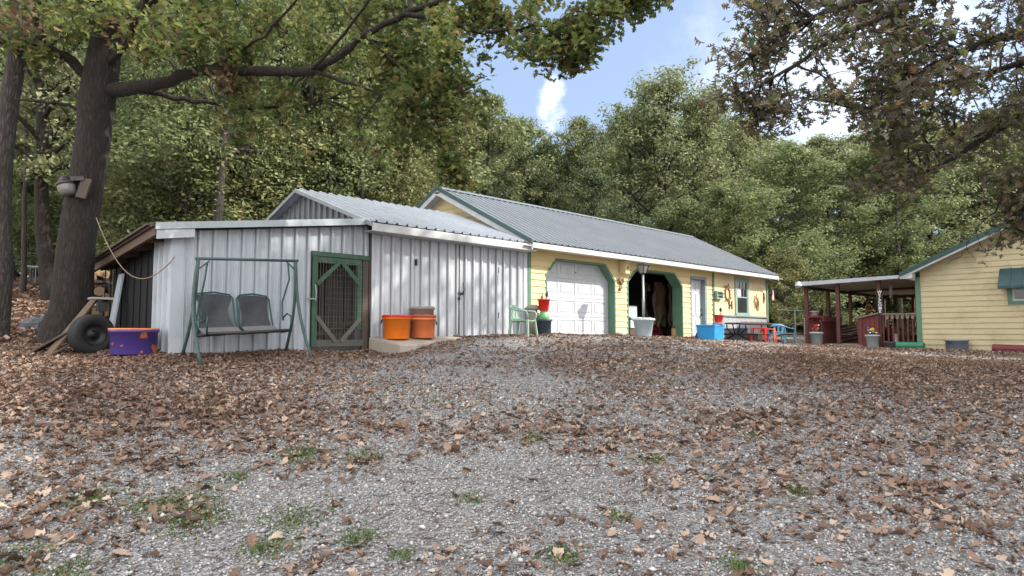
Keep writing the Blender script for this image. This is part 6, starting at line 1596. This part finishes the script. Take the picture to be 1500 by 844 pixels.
# grass tufts
rg_ = np.random.default_rng(61); GP = []
for px, py, r, cnt in [(290, 765, .20, 300), (265, 740, .22, 260), (440, 668, .16, 260), (128, 735, .14, 160), (432, 760, .2, 200), (392, 805, .13, 140), (523, 790, .11, 150), (100, 838, .12, 130), (205, 745, .12, 90), (822, 818, .09, 120), (532, 670, .16, 120), (778, 646, .1, 100), (958, 676, .1, 90), (905, 758, .07, 70), (590, 815, .07, 60), (1085, 834, .08, 100), (1170, 722, .08, 80), (345, 700, .12, 80), (20, 820, .15, 120), (690, 733, .1, 80), (1100, 640, .12, 60), (640, 590, .2, 80), (560, 560, .3, 90), (980, 560, .3, 80)]:
    d = ray(px, py); t = 2.
    while t < 40 and d[2]*t > gz(d[0]*t, d[1]*t): t += .03
    cnt = int(cnt*1.6); r *= .62; GP.append(np.stack([d[0]*t+rg_.normal(0, r, cnt), d[1]*t+rg_.normal(0, r, cnt)*1.2], 1))
n_ = 2600; GP.append(np.stack([rg_.uniform(6.2, 11.2, n_), rg_.uniform(20, 25, n_)], 1)); GP = np.concatenate(GP); GP = GP[~inside(GP[:, 0], GP[:, 1])]
n_ = len(GP); z = gh(GP[:, 0], GP[:, 1]); hh = rg_.uniform(.010, .038, n_); a = rg_.random(n_)*6.28; w_ = rg_.uniform(.003, .007, n_); ln_ = rg_.normal(0, .035, (n_, 2))
b0_ = np.stack([GP[:, 0]-w_*np.cos(a), GP[:, 1]-w_*np.sin(a), z-.01], 1); b1_ = np.stack([GP[:, 0]+w_*np.cos(a), GP[:, 1]+w_*np.sin(a), z-.01], 1)
m0_ = np.stack([GP[:, 0]+ln_[:, 0]*.5-w_*.8*np.cos(a), GP[:, 1]+ln_[:, 1]*.5-w_*.8*np.sin(a), z+hh*.6], 1); m1_ = np.stack([GP[:, 0]+ln_[:, 0]*.5+w_*.8*np.cos(a), GP[:, 1]+ln_[:, 1]*.5+w_*.8*np.sin(a), z+hh*.6], 1)
t_ = np.stack([GP[:, 0]+ln_[:, 0]*1.2, GP[:, 1]+ln_[:, 1]*1.2, z+hh], 1)
Vs = np.stack([b0_, b1_, m1_, m0_, t_], 1).reshape(-1, 3); base = (np.arange(n_)*5)[:, None]
o = bpy.data.objects.new('grass', np_mesh('grass', Vs, np.concatenate([base+np.array([[0, 1, 2]]), base+np.array([[0, 2, 3]]), base+np.array([[3, 2, 4]])]), grass_m)); col.objects.link(o); meta(o, 'sparse short green grass tufts poking through the gravel', 'grass', None, 'stuff')

# ------------------------------------------------------------------ light
SUN_EL, SUN_AZ = R(36), R(-4)     # azimuth measured from +X towards +Y
sd = Vector((cos(SUN_EL)*cos(SUN_AZ), cos(SUN_EL)*sin(SUN_AZ), sin(SUN_EL)))
L = bpy.data.lights.new('sun', 'SUN'); L.energy = 4.2; L.angle = R(.5); L.color = (1, .92, .79)
so = bpy.data.objects.new('sun', L); so.rotation_euler = (-sd).to_track_quat('-Z', 'Y').to_euler(); col.objects.link(so)
w = bpy.data.worlds.new('World'); sc.world = w; w.use_nodes = True; nt = w.node_tree; bg = nt.nodes['Background']
sky = nd(nt, 'ShaderNodeTexSky', sky_type='NISHITA'); sky.sun_disc = False; sky.sun_elevation = SUN_EL; sky.sun_rotation = R(90)-SUN_AZ
sky.dust_density = 1.5; sky.air_density = 1.0; sky.ozone_density = 1.5
tc = nd(nt, 'ShaderNodeTexCoord')
def dirv(px, py):
    d = Vector(ray(px, py)).normalized(); return tuple(d)
nz = nd(nt, 'ShaderNodeTexNoise'); nz.inputs['Scale'].default_value = 14; nz.inputs['Detail'].default_value = 7; nz.inputs['Roughness'].default_value = .6
nt.links.new(tc.outputs['Generated'], nz.inputs['Vector'])
ctr = nd(nt, 'ShaderNodeVectorMath', operation='SUBTRACT'); nt.links.new(nz.outputs['Color'], ctr.inputs[0]); ctr.inputs[1].default_value = (.5, .5, .5)
def cloud(px, py, inner, outer, dist, amt):
    s = nd(nt, 'ShaderNodeVectorMath', operation='SCALE'); nt.links.new(ctr.outputs[0], s.inputs[0]); s.inputs['Scale'].default_value = dist
    a = nd(nt, 'ShaderNodeVectorMath', operation='ADD'); nt.links.new(tc.outputs['Generated'], a.inputs[0]); nt.links.new(s.outputs[0], a.inputs[1])
    d = nd(nt, 'ShaderNodeVectorMath', operation='DISTANCE'); nt.links.new(a.outputs[0], d.inputs[0]); d.inputs[1].default_value = dirv(px, py)
    m = nd(nt, 'ShaderNodeMapRange', interpolation_type='SMOOTHSTEP'); nt.links.new(d.outputs['Value'], m.inputs[0])
    m.inputs[1].default_value = inner; m.inputs[2].default_value = outer; m.inputs[3].default_value = amt; m.inputs[4].default_value = 0
    return m.outputs[0]
def mx(a, b):
    m = nd(nt, 'ShaderNodeMath', operation='MAXIMUM'); nt.links.new(a, m.inputs[0]); nt.links.new(b, m.inputs[1]); return m.outputs[0]
c = mx(cloud(800, 148, .002, .030, .09, .8), cloud(812, 176, .0, .024, .09, .6))
c = mx(c, cloud(1230, 110, .04, .26, .3, .42))
nz2 = nd(nt, 'ShaderNodeTexNoise'); nz2.inputs['Scale'].default_value = 2.2; nz2.inputs['Detail'].default_value = 6
nt.links.new(tc.outputs['Generated'], nz2.inputs['Vector'])
mr = nd(nt, 'ShaderNodeMapRange'); nt.links.new(nz2.outputs['Fac'], mr.inputs[0]); mr.inputs[1].default_value = .5; mr.inputs[2].default_value = .8; mr.inputs[4].default_value = .5
c = mx(c, mr.outputs[0])
hz = mixc(nt, .35, sky.outputs[0], (5.6, 7.2, 10.2))
vis = mixc(nt, c, hz, (10.5, 10.8, 11.4))
# added bright sky out of view, south and overhead, to fill the shade
sp_ = nd(nt, 'ShaderNodeSeparateXYZ'); nt.links.new(tc.outputs['Generated'], sp_.inputs[0])
mr2 = nd(nt, 'ShaderNodeMapRange', interpolation_type='SMOOTHSTEP'); nt.links.new(sp_.outputs['Y'], mr2.inputs[0]); mr2.inputs[1].default_value = .55; mr2.inputs[2].default_value = -.1; mr2.inputs[3].default_value = 0; mr2.inputs[4].default_value = 1
nt.links.new(mixc(nt, mr2.outputs[0], vis, (20, 19.6, 19.2)), bg.inputs['Color']); bg.inputs['Strength'].default_value = .1
sc.view_settings.view_transform = 'Standard'; sc.view_settings.look = 'None'; sc.view_settings.gamma = 1; sc.view_settings.exposure = .72
sc.render.engine = 'CYCLES'; cy = sc.cycles; cy.use_denoising = True; cy.denoiser = 'OPENIMAGEDENOISE'
cy.max_bounces = 6; cy.diffuse_bounces = 3; cy.glossy_bounces = 2; cy.transmission_bounces = 3; cy.caustics_reflective = False; cy.caustics_refractive = False
cy.use_adaptive_sampling = True; cy.adaptive_threshold = .02
